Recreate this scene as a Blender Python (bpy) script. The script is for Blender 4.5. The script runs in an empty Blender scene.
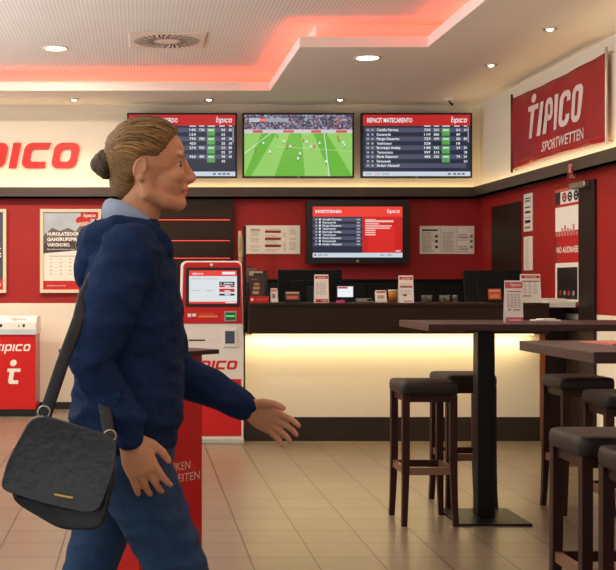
import bpy, math, random
from mathutils import Vector, Matrix
random.seed(7)
PI = math.pi
SC = bpy.context.scene
COL = SC.collection

# ------------------------------------------------------------------ camera, world, big lights, exposure
FP = 1180.0                                   # focal length in pixels of the 616-wide frame
cam_d = bpy.data.cameras.new('camera')
cam_d.sensor_width = 36.0
cam_d.lens = FP / 616.0 * 36.0
cam_d.shift_x = (308 - 139) / 616.0
cam_d.shift_y = -(285 - 282) / 616.0
cam = bpy.data.objects.new('camera', cam_d)
cam.location = (0, 0, 1.3)
cam.rotation_euler = (PI / 2, 0, 0)
COL.objects.link(cam)
SC.camera = cam
SC.view_settings.view_transform = 'Standard'
SC.view_settings.look = 'None'
SC.view_settings.gamma = 1.0
SC.view_settings.use_curve_mapping = False
SC.view_settings.exposure = 0.0

w = bpy.data.worlds.new('daylight_outside')
SC.world = w
w.use_nodes = True
bgn = w.node_tree.nodes['Background']
bgn.inputs[0].default_value = (0.80, 0.90, 1.0, 1)
bgn.inputs[1].default_value = 0.32

def area(name, loc, rot, sx, sy, power, color, shape='RECTANGLE', spread=PI):
    l = bpy.data.lights.new(name, 'AREA')
    l.shape = shape; l.size = sx
    if shape in ('RECTANGLE', 'ELLIPSE'): l.size_y = sy
    l.energy = power; l.color = color; l.spread = spread
    o = bpy.data.objects.new(name, l)
    o.location = loc; o.rotation_euler = rot
    COL.objects.link(o)
    return o

WARM = (1.0, 0.84, 0.65)
# added unseen fill lamps for daylight, left and rear, tilted up to brighten the ceiling
area('upward_fill_left', (-4.6, 4.6, 1.5), (0, -PI / 2 - 0.95, 0), 2.4, 11.0, 430, (0.96, 0.96, 1.0), spread=2.2)
area('upward_fill_rear', (-0.8, -2.8, 1.8), (PI / 2 + 0.35, 0, 0), 6.5, 2.6, 36, (0.97, 0.96, 0.95))
# recessed downlights of the room (also the ones out of frame)
DOWN = [(-0.72, 10.2, 3.3, 54), (-2.6, 10.2, 3.3, 60), (-0.72, 7.4, 3.3, 22), (-2.6, 7.4, 3.3, 18), (1.85, 9.55, 3.1, 11), (2.9, 7.2, 3.1, 8),
        (0.8, 5.0, 3.3, 7), (-1.4, 4.6, 3.3, 10), (2.9, 4.4, 3.1, 6), (1.0, 1.6, 3.3, 4), (-1.6, 1.6, 3.3, 6), (1.0, 7.4, 3.3, 12)]
for i, (x, y, z, p) in enumerate(DOWN):
    area('downlight_lamp', (x, y, z - 0.012), (0, 0, 0), 0.17, 0.17, p, WARM, 'DISK')

# ------------------------------------------------------------------ helpers: materials
def lin(c):
    out = []
    for v in c[:3]:
        v = v / 255.0
        out.append(v / 12.92 if v <= 0.04045 else ((v + 0.055) / 1.055) ** 2.4)
    return (out[0], out[1], out[2], 1)

MATS = {}
def M(name, rgb=(128, 128, 128), rough=0.5, metal=0.0, var=0.06, scale=18.0, stretch=(1, 1, 1), emis=None, es=0.0, bump=0.0, bscale=200.0, spec=0.5, sheen=0.0):
    if name in MATS: return MATS[name]
    m = bpy.data.materials.new(name); m.use_nodes = True
    nt = m.node_tree; b = nt.nodes['Principled BSDF']
    tc = nt.nodes.new('ShaderNodeTexCoord'); mp = nt.nodes.new('ShaderNodeMapping')
    mp.inputs['Scale'].default_value = stretch
    nz = nt.nodes.new('ShaderNodeTexNoise'); nz.inputs['Scale'].default_value = scale; nz.inputs['Detail'].default_value = 4
    nt.links.new(tc.outputs['Object'], mp.inputs['Vector']); nt.links.new(mp.outputs[0], nz.inputs['Vector'])
    mx = nt.nodes.new('ShaderNodeMix'); mx.data_type = 'RGBA'
    c = lin(rgb)
    mx.inputs[6].default_value = tuple(max(0, v * (1 - var * 2)) for v in c[:3]) + (1,)
    mx.inputs[7].default_value = tuple(min(1, v * (1 + var * 2)) for v in c[:3]) + (1,)
    nt.links.new(nz.outputs['Fac'], mx.inputs[0]); nt.links.new(mx.outputs[2], b.inputs['Base Color'])
    b.inputs['Roughness'].default_value = rough; b.inputs['Metallic'].default_value = metal
    b.inputs['Specular IOR Level'].default_value = spec
    if sheen: b.inputs['Sheen Weight'].default_value = sheen
    if emis is not None:
        b.inputs['Emission Color'].default_value = lin(emis); b.inputs['Emission Strength'].default_value = es
    if bump:
        n2 = nt.nodes.new('ShaderNodeTexNoise'); n2.inputs['Scale'].default_value = bscale; n2.inputs['Detail'].default_value = 3
        nt.links.new(mp.outputs[0], n2.inputs['Vector'])
        bp = nt.nodes.new('ShaderNodeBump'); bp.inputs['Strength'].default_value = bump; bp.inputs['Distance'].default_value = 0.01
        nt.links.new(n2.outputs['Fac'], bp.inputs['Height']); nt.links.new(bp.outputs[0], b.inputs['Normal'])
    MATS[name] = m
    return m

def SCR(name, rgb, s=0.9):                    # a colour shown by a lit screen
    if name in MATS: return MATS[name]
    return M(name, (6, 6, 6), 0.25, var=0.0, emis=rgb, es=s)

white_paint = M('white_paint', (236, 226, 208), 0.75, var=0.015, scale=3)
red_paint = M('red_paint', (158, 18, 12), 0.6, var=0.03, scale=3)
dark_wood = M('dark_wood', (38, 26, 20), 0.5, spec=0.25, var=0.28, scale=6, stretch=(1, 1, 14))
dark_wood_h = M('dark_wood_horizontal', (42, 28, 21), 0.48, spec=0.25, var=0.28, scale=6, stretch=(1.2, 14, 14))
wenge = M('wenge_top', (58, 36, 32), 0.38, var=0.22, scale=7, stretch=(1.5, 14, 14), spec=0.4)
stool_wood = M('stool_wood', (50, 22, 14), 0.42, spec=0.3, var=0.22, scale=8, stretch=(10, 10, 1))
leather = M('stool_leather', (34, 23, 20), 0.45, spec=0.35, var=0.1, scale=30, bump=0.25, bscale=350)
black_steel = M('black_steel', (9, 12, 13), 0.42, 0.0, var=0.1, spec=0.3)
black_plastic = M('black_plastic', (13, 14, 16), 0.4, var=0.06)
brushed = M('brushed_metal', (190, 180, 168), 0.32, 1.0, var=0.05, scale=40, stretch=(1, 30, 30))
white_gloss = M('white_gloss', (238, 234, 226), 0.3, var=0.01)
red_gloss = M('red_gloss', (205, 18, 16), 0.3, var=0.02)
red_print = M('red_print', (190, 30, 26), 0.6, var=0.03)
white_print = M('white_print', (240, 236, 228), 0.6, var=0.01)
paper = M('paper', (232, 226, 214), 0.7, var=0.02)
grey_print = M('grey_print', (128, 122, 116), 0.7, var=0.03)
dark_print = M('dark_print', (40, 38, 38), 0.6, var=0.04)
cream_frame = M('cream_frame', (226, 206, 180), 0.4, var=0.03)
ceil_white = M('ceiling_white', (240, 232, 222), 0.8, var=0.01)
skirt_dark = M('skirting_dark', (38, 27, 20), 0.4, var=0.15, scale=8, stretch=(1, 10, 10))
led_red = M('led_red', (255, 110, 80), 0.5, emis=(255, 58, 30), es=26.0)
led_warm = M('led_warm', (255, 220, 160), 0.5, emis=(255, 214, 140), es=6.0)
led_thin_red = M('led_thin_red', (255, 60, 40), 0.5, emis=(255, 90, 72), es=0.75)
lamp_face = M('lamp_face', (255, 240, 210), 0.5, emis=(255, 236, 200), es=7.0)
led_green = M('led_green', (40, 200, 60), 0.4, emis=(60, 230, 90), es=0.7)

# ------------------------------------------------------------------ helpers: meshes
class MB:
    def __init__(self):
        self.v = []; self.f = []; self.mi = []; self.sm = []; self.mats = []
    def m(self, mat):
        if mat not in self.mats: self.mats.append(mat)
        return self.mats.index(mat)
    def add(self, vs, fs, mat, smooth=False):
        o = len(self.v); k = self.m(mat)
        self.v += [tuple(p) for p in vs]
        for f in fs:
            self.f.append([o + i for i in f]); self.mi.append(k); self.sm.append(smooth)
        return self
    def box(self, x0, x1, y0, y1, z0, z1, mat, X=None):
        vs = [Vector(p) for p in ((x0, y0, z0), (x1, y0, z0), (x1, y1, z0), (x0, y1, z0), (x0, y0, z1), (x1, y0, z1), (x1, y1, z1), (x0, y1, z1))]
        if X is not None: vs = [X @ p for p in vs]
        return self.add(vs, [(0, 3, 2, 1), (4, 5, 6, 7), (0, 1, 5, 4), (1, 2, 6, 5), (2, 3, 7, 6), (3, 0, 4, 7)], mat)
    def loft(self, rings, mat, cap=True, smooth=True, closed=True):
        n = len(rings[0]); vs = []; fs = []
        for r in rings: vs += r
        for a in range(len(rings) - 1):
            for i in range(n if closed else n - 1):
                j = (i + 1) % n
                fs.append((a * n + i, a * n + j, (a + 1) * n + j, (a + 1) * n + i))
        if cap:
            fs.append(tuple(reversed(range(n)))); fs.append(tuple((len(rings) - 1) * n + i for i in range(n)))
        return self.add(vs, fs, mat, smooth)
    def lathe(self, prof, mat, c=(0, 0, 0), n=28, cap=True, smooth=True, axis='Z'):
        rings = []
        for r, z in prof:
            ring = []
            for i in range(n):
                a = 2 * PI * i / n
                p = (r * math.cos(a), r * math.sin(a), z)
                if axis == 'Y': p = (p[0], -p[2], p[1])
                ring.append((c[0] + p[0], c[1] + p[1], c[2] + p[2]))
            rings.append(ring)
        return self.loft(rings, mat, cap, smooth)
    def prism(self, pts, axis, a0, a1, mat, smooth=False):   # outline pts extruded along an axis
        def P(p, t):
            return {'x': (t, p[0], p[1]), 'y': (p[0], t, p[1]), 'z': (p[0], p[1], t)}[axis]
        return self.loft([[P(p, a0) for p in pts], [P(p, a1) for p in pts]], mat, True, smooth)
    def sweep(self, pts, radii, mat, n=12, hint=(0, 1, 0), caps=True):
        return self.add(*sweep_geo(pts, radii, n, hint, caps), mat, True)
    def ell(self, c, r, mat, rot=None, n=20):
        return self.add(*ell_geo(c, r, rot, n), mat, True)
    def build(self, name, parent=None, bevel=0.0, seg=2, sub=0, fix=True):
        me = bpy.data.meshes.new(name)
        me.from_pydata(self.v, [], self.f)
        for mt in self.mats: me.materials.append(mt)
        for p, k, s in zip(me.polygons, self.mi, self.sm):
            p.material_index = k; p.use_smooth = s
        if fix:
            import bmesh
            b = bmesh.new(); b.from_mesh(me); bmesh.ops.recalc_face_normals(b, faces=b.faces); b.to_mesh(me); b.free()
        o = bpy.data.objects.new(name, me); COL.objects.link(o)
        if parent is not None: o.parent = parent
        if bevel:
            md = o.modifiers.new('edge', 'BEVEL'); md.width = bevel; md.segments = seg; md.limit_method = 'ANGLE'; md.angle_limit = math.radians(40)
        if sub:
            md = o.modifiers.new('sub', 'SUBSURF'); md.levels = sub; md.render_levels = sub
        return o

def sweep_geo(pts, radii, n=12, hint=(0, 1, 0), caps=True):
    pts = [Vector(p) for p in pts]
    rr = [(r, r) if not isinstance(r, (tuple, list)) else r for r in radii]
    hint = Vector(hint)
    st = []                                    # stations: centre, tangent, ra, rb
    N = len(pts)
    for i in range(N):
        t = (pts[min(i + 1, N - 1)] - pts[max(i - 1, 0)]).normalized()
        st.append((pts[i], t, rr[i][0], rr[i][1]))
    if caps:
        c0, t0, a0, b0 = st[0]; c1, t1, a1, b1 = st[-1]
        pre = []; post = []
        for k in (0.2, 0.6, 0.88):
            s = math.sqrt(1 - k * k); m0 = min(a0, b0); m1 = min(a1, b1)
            pre.insert(0, (c0 - t0 * m0 * k, t0, a0 * s, b0 * s)); post.append((c1 + t1 * m1 * k, t1, a1 * s, b1 * s))
        st = pre + st + post
    vs = []; fs = []
    for c, t, a, b in st:
        u = hint - t * hint.dot(t)
        if u.length < 1e-4: u = Vector((1, 0, 0)) - t * t.x
        u.normalize(); v = t.cross(u)
        for i in range(n):
            q = 2 * PI * i / n
            vs.append(c + u * (a * math.cos(q)) + v * (b * math.sin(q)))
    for k in range(len(st) - 1):
        for i in range(n):
            j = (i + 1) % n
            fs.append((k * n + i, k * n + j, (k + 1) * n + j, (k + 1) * n + i))
    fs.append(tuple(reversed(range(n)))); fs.append(tuple((len(st) - 1) * n + i for i in range(n)))
    return vs, fs

def ell_geo(c, r, rot=None, n=20):
    c = Vector(c); R = rot or Matrix.Identity(3)
    vs = []; fs = []; h = n // 2
    vs.append(c + R @ Vector((0, 0, r[2])))
    for k in range(1, h):
        a = PI * k / h
        for i in range(n):
            q = 2 * PI * i / n
            vs.append(c + R @ Vector((r[0] * math.sin(a) * math.cos(q), r[1] * math.sin(a) * math.sin(q), r[2] * math.cos(a))))
    vs.append(c + R @ Vector((0, 0, -r[2])))
    L = len(vs) - 1
    for i in range(n):
        j = (i + 1) % n
        fs.append((0, 1 + i, 1 + j)); fs.append((L, L - n + j, L - n + i))
        for k in range(h - 2):
            fs.append((1 + k * n + i, 1 + (k + 1) * n + i, 1 + (k + 1) * n + j, 1 + k * n + j))
    return vs, fs

def tag(o, label=None, cat=None, group=None, kind=None):
    if label: o['label'] = label
    if cat: o['category'] = cat
    if group: o['group'] = group
    if kind: o['kind'] = kind
    return o
def thing(name, label, cat, loc=(0, 0, 0), rz=0.0, group=None):
    o = bpy.data.objects.new(name, None); COL.objects.link(o)
    o.empty_display_size = 0.1
    o.location = loc; o.rotation_euler = (0, 0, rz)
    return tag(o, label, cat, group)
def struct(o): return tag(o, kind='structure')
def copy_tree(o, loc=None, rz=None, label=None):
    def rec(src, par):
        c = src.copy(); COL.objects.link(c)
        if par is not None: c.parent = par
        for ch in list(src.children): rec(ch, c)
        return c
    r = rec(o, None)
    if loc is not None: r.location = loc
    if rz is not None: r.rotation_euler = (0, 0, rz)
    if label: r['label'] = label
    return r
def baked(o):                                   # apply an object's modifiers
    bpy.context.view_layer.update()
    dg = bpy.context.evaluated_depsgraph_get()
    me = bpy.data.meshes.new_from_object(o.evaluated_get(dg))
    old = o.data; o.modifiers.clear(); o.data = me; bpy.data.meshes.remove(old)
    return o
def at(px, py, d):                              # where a ray at depth d stands
    return Vector(((px - 139) * d / FP, d, 1.3 + (282 - py) * d / FP))

# ------------------------------------------------------------------ helpers: lettering
class F:                                        # a flat face: origin, right, up, outward
    def __init__(s, o, u, v, n): s.o, s.u, s.v, s.n = Vector(o), Vector(u), Vector(v), Vector(n)
    def p(s, a, b, c=0.0): return s.o + s.u * a + s.v * b + s.n * c
def FB(x, y, z): return F((x, y, z), (1, 0, 0), (0, 0, 1), (0, -1, 0))       # facing the camera
def FR(y, z, x=3.5): return F((x, y, z), (0, -1, 0), (0, 0, 1), (-1, 0, 0))  # on the right wall

TXT = {}
def text_geo(s, bold=0.0, shear=0.0):
    k = (s, bold, shear)
    if k not in TXT:
        c = bpy.data.curves.new('t', 'FONT'); c.body = s; c.size = 1.37; c.resolution_u = 2; c.offset = bold; c.shear = shear; c.fill_mode = 'FRONT'
        o = bpy.data.objects.new('t', c); COL.objects.link(o)
        bpy.context.view_layer.update()
        me = bpy.data.meshes.new_from_object(o.evaluated_get(bpy.context.evaluated_depsgraph_get()))
        vs = [(v.co.x, v.co.y) for v in me.vertices]; fs = [tuple(p.vertices) for p in me.polygons]
        bpy.data.objects.remove(o); bpy.data.curves.remove(c); bpy.data.meshes.remove(me)
        TXT[k] = (vs, fs)
    return TXT[k]

def rrloop(x0, x1, y0, y1, r, n=6):             # rounded rectangle, ccw from lower right
    out = []
    r = max(0.001, min(r, (x1 - x0) / 2, (y1 - y0) / 2))
    for cx, cy, a0 in ((x1 - r, y0 + r, -90), (x1 - r, y1 - r, 0), (x0 + r, y1 - r, 90), (x0 + r, y0 + r, 180)):
        for i in range(n + 1):
            a = math.radians(a0 + 90 * i / n); out.append((cx + r * math.cos(a), cy + r * math.sin(a)))
    return out
def letter(ch, s=0.27, w=1.1, t=0.22, r=0.3):   # wide rounded logo letters, x-height 1
    V = []; Fc = []
    def quad(x0, x1, y0, y1):
        o = len(V); V.extend([(x0, y0, 1), (x1, y0, 1), (x1, y1, 1), (x0, y1, 1)]); Fc.append((o, o + 1, o + 2, o + 3))
    def ring(a, b, closed=True):
        o = len(V); n = len(a); V.extend(a); V.extend(b)
        for i in range(n if closed else n - 1):
            j = (i + 1) % n; Fc.append((o + i, o + j, o + n + j, o + n + i))
    def disc(cx, cy, q):
        o = len(V); V.extend([(cx + q * math.cos(2 * PI * i / 16), cy + q * math.sin(2 * PI * i / 16)) for i in range(16)]); Fc.append(tuple(range(o, o + 16)))
    W = w
    if ch == 'o' or ch == 'p':
        ring(rrloop(0, w, 0, 1, r), rrloop(s, w - s, t, 1 - t, r * 0.45))
        if ch == 'p': quad(0, s, -0.42, 0.3)
    elif ch == 'c':
        a = rrloop(0, w + r, 0, 1, r)[7 * 2:]; b = rrloop(s, w + r, t, 1 - t, r * 0.45)[7 * 2:]
        a = [(w, 1)] + a + [(w * 0.97, 0)]; b = [(w * 0.97, 1 - t)] + b + [(w * 0.94, t)]
        ring(a, b, False)
    elif ch == 'i':
        quad(0, s, 0, 1); W = s
    elif ch == 't':
        quad(0.16, 0.16 + s, 0.3, 0.78); quad(0, 0.85, 0.78, 1.0)
        a = rrloop(0.16, 0.95, 0, 0.9, r)[7 * 3:]; b = rrloop(0.16 + s, 0.95, t, 0.9, r * 0.4)[7 * 3:]
        ring([(0.16, 0.3)] + a + [(0.82, 0)], [(0.16 + s, 0.3)] + b + [(0.82, t)], False)
        disc(0.16 + s / 2, 1.36, 0.21); W = 0.85
    elif ch == 'T':
        quad(0, w, 1 - t, 1); quad(w / 2 - s / 2, w / 2 + s / 2, 0, 1 - t); disc(w / 2, 1.2, 0.13)
    elif ch == 'I':
        quad(0, s, 0, 1); W = s
    elif ch == 'P':
        a = rrloop(0, w, 0.36, 1, r); b = rrloop(s, w - s, 0.36 + t, 1 - t, r * 0.4); ring(a, b); quad(0, s, 0, 0.6)
    elif ch == 'O':
        ring(rrloop(0, w, 0, 1, r), rrloop(s, w - s, t, 1 - t, r * 0.5))
    elif ch == 'C':
        a = rrloop(0, w, 0, 1, r); b = rrloop(s, w - s, t, 1 - t, r * 0.5)
        a = a[7:] + a[:7]; b = b[7:] + b[:7]
        ring([(w, 0.68)] + a[:], [(w - s, 0.68)] + b[:], False); V2 = len(V); Fc.pop() if False else None
        ring([a[-1], (w, 0.32)], [b[-1], (w - s, 0.32)], False)
    return V, Fc, W
def logo_geo(word='tipico', gap=0.2, shear=0.22, **kw):
    vs = []; fs = []; x = 0
    for ch in word:
        V, Fc, W = letter(ch, **kw); o = len(vs)
        vs += [(x + q[0] + shear * q[1], q[1], q[2] if len(q) > 2 else 0) for q in V]; fs += [tuple(i + o for i in f) for f in Fc]
        x += W + gap
    return vs, fs

def put(mb, geo, fr, a, b, h, mat, n=0.002, width=None, align='L', thick=0.0):
    vs, fs = geo
    if not vs: return
    x0 = min(v[0] for v in vs); x1 = max(v[0] for v in vs)
    sx = h if width is None else width / (x1 - x0)
    off = {'L': -x0 * sx, 'C': -(x0 + x1) / 2 * sx, 'R': -x1 * sx}[align]
    P = [fr.p(a + off + v[0] * sx, b + v[1] * h, n + (0.0004 * v[2] if len(v) > 2 else 0)) for v in vs]
    mb.add(P, fs, mat)
    if thick:
        Q = [p - fr.n * thick for p in P]; cnt = {}
        for f in fs:
            for i in range(len(f)):
                e = (f[i], f[(i + 1) % len(f)]); k = tuple(sorted(e)); cnt[k] = cnt.get(k, 0) + 1
        L = len(P)
        mb.add(P + Q, [(k[0], k[1], k[1] + L, k[0] + L) for k, c in cnt.items() if c == 1], mat)
def rect(mb, fr, a0, a1, b0, b1, mat, n=0.001):
    mb.add([fr.p(a0, b0, n), fr.p(a1, b0, n), fr.p(a1, b1, n), fr.p(a0, b1, n)], [(0, 1, 2, 3)], mat)
def blob(mb, fr, pts, mat, n=0.001):
    mb.add([fr.p(a, b, n) for a, b in pts], [tuple(range(len(pts)))], mat)
def slab(mb, fr, a0, a1, b0, b1, n0, n1, mat):
    vs = [fr.p(a, b, n) for n in (n0, n1) for a, b in ((a0, b0), (a1, b0), (a1, b1), (a0, b1))]
    mb.add(vs, [(3, 2, 1, 0), (4, 5, 6, 7), (0, 1, 5, 4), (1, 2, 6, 5), (2, 3, 7, 6), (3, 0, 4, 7)], mat)
def txt(mb, s, fr, a, b, h, mat, n=0.002, width=None, align='L', bold=0.0, shear=0.0):
    put(mb, text_geo(s, bold, shear), fr, a, b, h, mat, n, width, align)

# ------------------------------------------------------------------ the setting
YB = 12.1; XR = 3.5; XL = -5.0; Y0 = -3.0; ZC = 3.115; ZR = 3.32

def floor_mat():
    m = bpy.data.materials.new('floor_tiles'); m.use_nodes = True; nt = m.node_tree; b = nt.nodes['Principled BSDF']
    tc = nt.nodes.new('ShaderNodeTexCoord'); mp = nt.nodes.new('ShaderNodeMapping')
    mp.inputs['Location'].default_value = (-0.222 + 0.0, -0.174, 0)
    br = nt.nodes.new('ShaderNodeTexBrick'); br.offset = 0.0; br.squash = 1.0
    br.inputs['Scale'].default_value = 1.0; br.inputs['Brick Width'].default_value = 0.3; br.inputs['Row Height'].default_value = 0.3
    br.inputs['Mortar Size'].default_value = 0.004; br.inputs['Mortar Smooth'].default_value = 0.2
    br.inputs['Color1'].default_value = lin((134, 120, 100)); br.inputs['Color2'].default_value = lin((127, 113, 94)); br.inputs['Mortar'].default_value = lin((56, 44, 34))
    nz = nt.nodes.new('ShaderNodeTexNoise'); nz.inputs['Scale'].default_value = 5; nz.inputs['Detail'].default_value = 5
    mx = nt.nodes.new('ShaderNodeMix'); mx.data_type = 'RGBA'; mx.blend_type = 'MULTIPLY'; mx.inputs[0].default_value = 0.35
    rp = nt.nodes.new('ShaderNodeValToRGB'); rp.color_ramp.elements[0].position = 0.3; rp.color_ramp.elements[0].color = (0.72, 0.72, 0.72, 1); rp.color_ramp.elements[1].position = 0.7
    nt.links.new(tc.outputs['Object'], mp.inputs[0]); nt.links.new(mp.outputs[0], br.inputs[0]); nt.links.new(tc.outputs['Object'], nz.inputs[0])
    nt.links.new(nz.outputs[0], rp.inputs[0]); nt.links.new(br.outputs['Color'], mx.inputs[6]); nt.links.new(rp.outputs[0], mx.inputs[7])
    nt.links.new(mx.outputs[2], b.inputs['Base Color'])
    b.inputs['Roughness'].default_value = 0.3; b.inputs['Specular IOR Level'].default_value = 0.45
    bp = nt.nodes.new('ShaderNodeBump'); bp.inputs['Strength'].default_value = 0.25; bp.inputs['Distance'].default_value = 0.002; bp.invert = True
    nt.links.new(br.outputs['Fac'], bp.inputs['Height']); nt.links.new(bp.outputs[0], b.inputs['Normal'])
    return m
def perf_mat(name, rgb, pitch, amount):         # perforated acoustic board
    m = bpy.data.materials.new(name); m.use_nodes = True; nt = m.node_tree; b = nt.nodes['Principled BSDF']
    tc = nt.nodes.new('ShaderNodeTexCoord'); sp = nt.nodes.new('ShaderNodeSeparateXYZ'); nt.links.new(tc.outputs['Object'], sp.inputs[0])
    def mth(op, a, bb=None):
        n = nt.nodes.new('ShaderNodeMath'); n.operation = op
        for i, v in enumerate((a, bb)):
            if v is None: continue
            if isinstance(v, (int, float)): n.inputs[i].default_value = v
            else: nt.links.new(v, n.inputs[i])
        return n.outputs[0]
    def cell(o): return mth('SUBTRACT', mth('FRACT', mth('DIVIDE', o, pitch)), 0.5)
    cx = cell(sp.outputs[0]); cy = cell(sp.outputs[1])
    d = mth('ADD', mth('MULTIPLY', cx, cx), mth('MULTIPLY', cy, cy))
    hole = mth('LESS_THAN', d, 0.075)
    mx = nt.nodes.new('ShaderNodeMix'); mx.data_type = 'RGBA'
    c = lin(rgb); mx.inputs[6].default_value = c; mx.inputs[7].default_value = tuple(v * (1 - amount) for v in c[:3]) + (1,)
    nt.links.new(hole, mx.inputs[0]); nt.links.new(mx.outputs[2], b.inputs['Base Color']); b.inputs['Roughness'].default_value = 0.85
    return m

mb = MB(); mb.box(XL, XR + 0.15, Y0, YB + 0.15, -0.1, 0, floor_mat()); struct(mb.build('floor'))

mb = MB()                                       # back wall painted in three bands
mb.box(XL, XR + 0.15, YB, YB + 0.15, 0, 1.083, white_paint); mb.box(XL, XR + 0.15, YB, YB + 0.15, 1.083, 2.2, red_paint); mb.box(XL, XR + 0.15, YB, YB + 0.15, 2.2, 3.45, white_paint)
struct(mb.build('wall_back'))
mb = MB()
for y0, y1 in ((Y0, YB),):
    mb.box(XR, XR + 0.15, y0, y1, 0, 1.05, white_paint); mb.box(XR, XR + 0.15, y0, y1, 1.05, 2.2, red_paint); mb.box(XR, XR + 0.15, y0, y1, 2.2, 3.45, white_paint)
struct(mb.build('wall_right'))

# ledge band with hidden light strip along both walls
band = M('band_dark', (70, 56, 47), 0.5, var=0.2, scale=5, stretch=(1.2, 12, 12))
mb = MB()
mb.box(XL, XR, YB - 0.10, YB, 2.15, 2.17, band); mb.box(XL, XR - 0.10, YB - 0.10, YB - 0.082, 2.15, 2.265, band)
struct(mb.build('trim_1'))
mb = MB()
mb.box(XR - 0.10, XR, Y0, YB - 0.10, 2.15, 2.17, band); mb.box(XR - 0.10, XR - 0.082, Y0, YB - 0.10, 2.15, 2.265, band)
struct(mb.build('trim_2'))
mb = MB(); mb.box(XL, XR - 0.09, YB - 0.05, YB - 0.03, 2.17, 2.19, led_warm)
tag(mb.build('light_strip'), 'warm light strip hidden in the ledge above the back wall red band', 'light strip')
mb = MB(); mb.box(XR - 0.05, XR - 0.03, 3.0, YB - 0.15, 2.17, 2.19, led_warm)
tag(mb.build('light_strip'), 'warm light strip hidden in the ledge below the red fabric banner', 'light strip')
area('ledge_glow_back', (-0.6, YB - 0.045, 2.20), (PI, 0, 0), 8.0, 0.03, 10.0, (1.0, 0.74, 0.36))
area('ledge_glow_right', (XR - 0.045, 8.4, 2.20), (PI, 0, 0), 0.03, 7.0, 8.0, (1.0, 0.74, 0.36))

mb = MB(); mb.box(XL, 0.2, YB - 0.02, YB, 0, 0.07, skirt_dark); struct(mb.build('baseboard_back'))
mb = MB(); mb.box(XR - 0.02, XR, Y0, 9.02, 0, 0.07, skirt_dark); struct(mb.build('baseboard_right'))

# ceiling: stepped recess with a light cove behind its lip
perf = perf_mat('perforated_board', (238, 230, 220), 0.03, 0.30)
perf2 = perf_mat('perforated_soffit', (238, 228, 214), 0.022, 0.16)
EX = [(XL, 11.18), (1.242, 11.18), (1.242, 9.11), (2.23, 9.11), (2.23, Y0)]      # lip edge seen from below
mb = MB(); mb.box(XL, XR + 0.15, Y0, YB + 0.15, ZR, ZR + 0.1, perf); struct(mb.build('ceiling'))
mb = MB()                                       # lower soffit slabs around the recess
zt = ZC + 0.02
mb.box(XL, XR, 11.18, YB, ZC, zt, perf2); mb.box(1.242, XR, 9.11, 11.18, ZC, zt, perf2); mb.box(2.23, XR, Y0, 9.11, ZC, zt, perf2)
struct(mb.build('ceiling_soffit'))
mb = MB()                                       # upstand lip of the recess
lo = [(XL, 11.179), (1.241, 11.179), (1.241, 9.109), (2.229, 9.109), (2.229, Y0)]; li = [(XL, 11.20), (1.262, 11.20), (1.262, 9.13), (2.25, 9.13), (2.25, Y0)]
mb.loft([[(x, y, z) for x, y in q] for q, z in ((li, ZC + 0.021), (li, ZC + 0.082), (lo, ZC + 0.082), (lo, ZC - 0.001), (li, ZC - 0.001))], ceil_white, cap=False, smooth=False, closed=False)
struct(mb.build('trim_3'))
mb = MB()                                       # cove walls
for x0, x1, y0, y1 in ((XL, 1.41, 11.34, 11.36), (1.39, 1.41, 9.27, 11.34), (1.41, 2.40, 9.27, 9.29), (2.38, 2.40, Y0, 9.27)):
    mb.box(x0, x1, y0, y1, zt - 0.005, ZR + 0.01, ceil_white)
struct(mb.build('ceiling_cove'))
mb = MB()
for x0, x1, y0, y1 in ((XL, 1.33, 11.255, 11.27), (1.325, 1.34, 9.19, 11.27), (1.325, 2.32, 9.19, 9.205), (2.315, 2.33, Y0, 9.205)):
    mb.box(x0, x1, y0, y1, zt, zt + 0.012, led_red)
tag(mb.build('cove_light_strip'), 'orange red light strip glowing in the stepped ceiling recess', 'light strip')

# door leaf and door frame in the right wall
mb = MB(); mb.box(XR - 0.012, XR, 10.80, 11.68, 0.0, 2.04, dark_wood); d1 = struct(mb.build('door_1', bevel=0.004))
mb = MB(); mb.box(XR - 0.022, XR, 9.02, 9.345, 0.0, 2.09, dark_wood); mb.box(XR - 0.02, XR, 9.36, 10.0, 0.0, 1.0, dark_wood); d2 = struct(mb.build('door_2', bevel=0.004))
mb = MB(); mb.box(XR - 0.07, XR - 0.022, 9.10, 9.42, 2.035, 2.085, brushed); mb.build('door_closer', d2, bevel=0.006)

# ------------------------------------------------------------------ ceiling fittings
def spot_big(x, y, z, label):
    t = thing('recessed_downlight', label, 'ceiling light', (x, y, z), 0, 'large round downlights')
    m_ = MB(); m_.lathe([(0.085, 0.0), (0.085, -0.004), (0.112, -0.006), (0.114, 0.0)], white_gloss, cap=False, n=32); m_.build('trim_ring', t)
    m_ = MB(); m_.lathe([(0.088, -0.002), (0.088, -0.005)], lamp_face, n=32); m_.build('diffuser', t)
    return t
spot_big(-0.72, 10.2, ZR, 'large round glowing downlight in the perforated ceiling recess')
spot_big(1.85, 9.55, ZC, 'large round glowing downlight in the lower ceiling above the TVs')
def spot_small(px, py, label, first=[]):
    d = 1180 * (ZC - 1.3) / (282 - py); p = at(px, py, d)
    if first: return copy_tree(first[0], (p.x, p.y, ZC), None, label)
    t = thing('ceiling_spotlight', label, 'ceiling light', (p.x, p.y, ZC), 0, 'small ceiling spotlights')
    m_ = MB(); m_.lathe([(0.024, 0.0), (0.026, -0.006), (0.046, -0.012), (0.050, -0.004), (0.05, 0.0)], brushed, cap=False, n=24); m_.build('trim_ring', t)
    m_ = MB(); m_.lathe([(0.026, -0.001), (0.022, -0.012), (0.01, -0.02)], lamp_face, n=20); m_.build('bulb', t)
    first.append(t); return t
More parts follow.
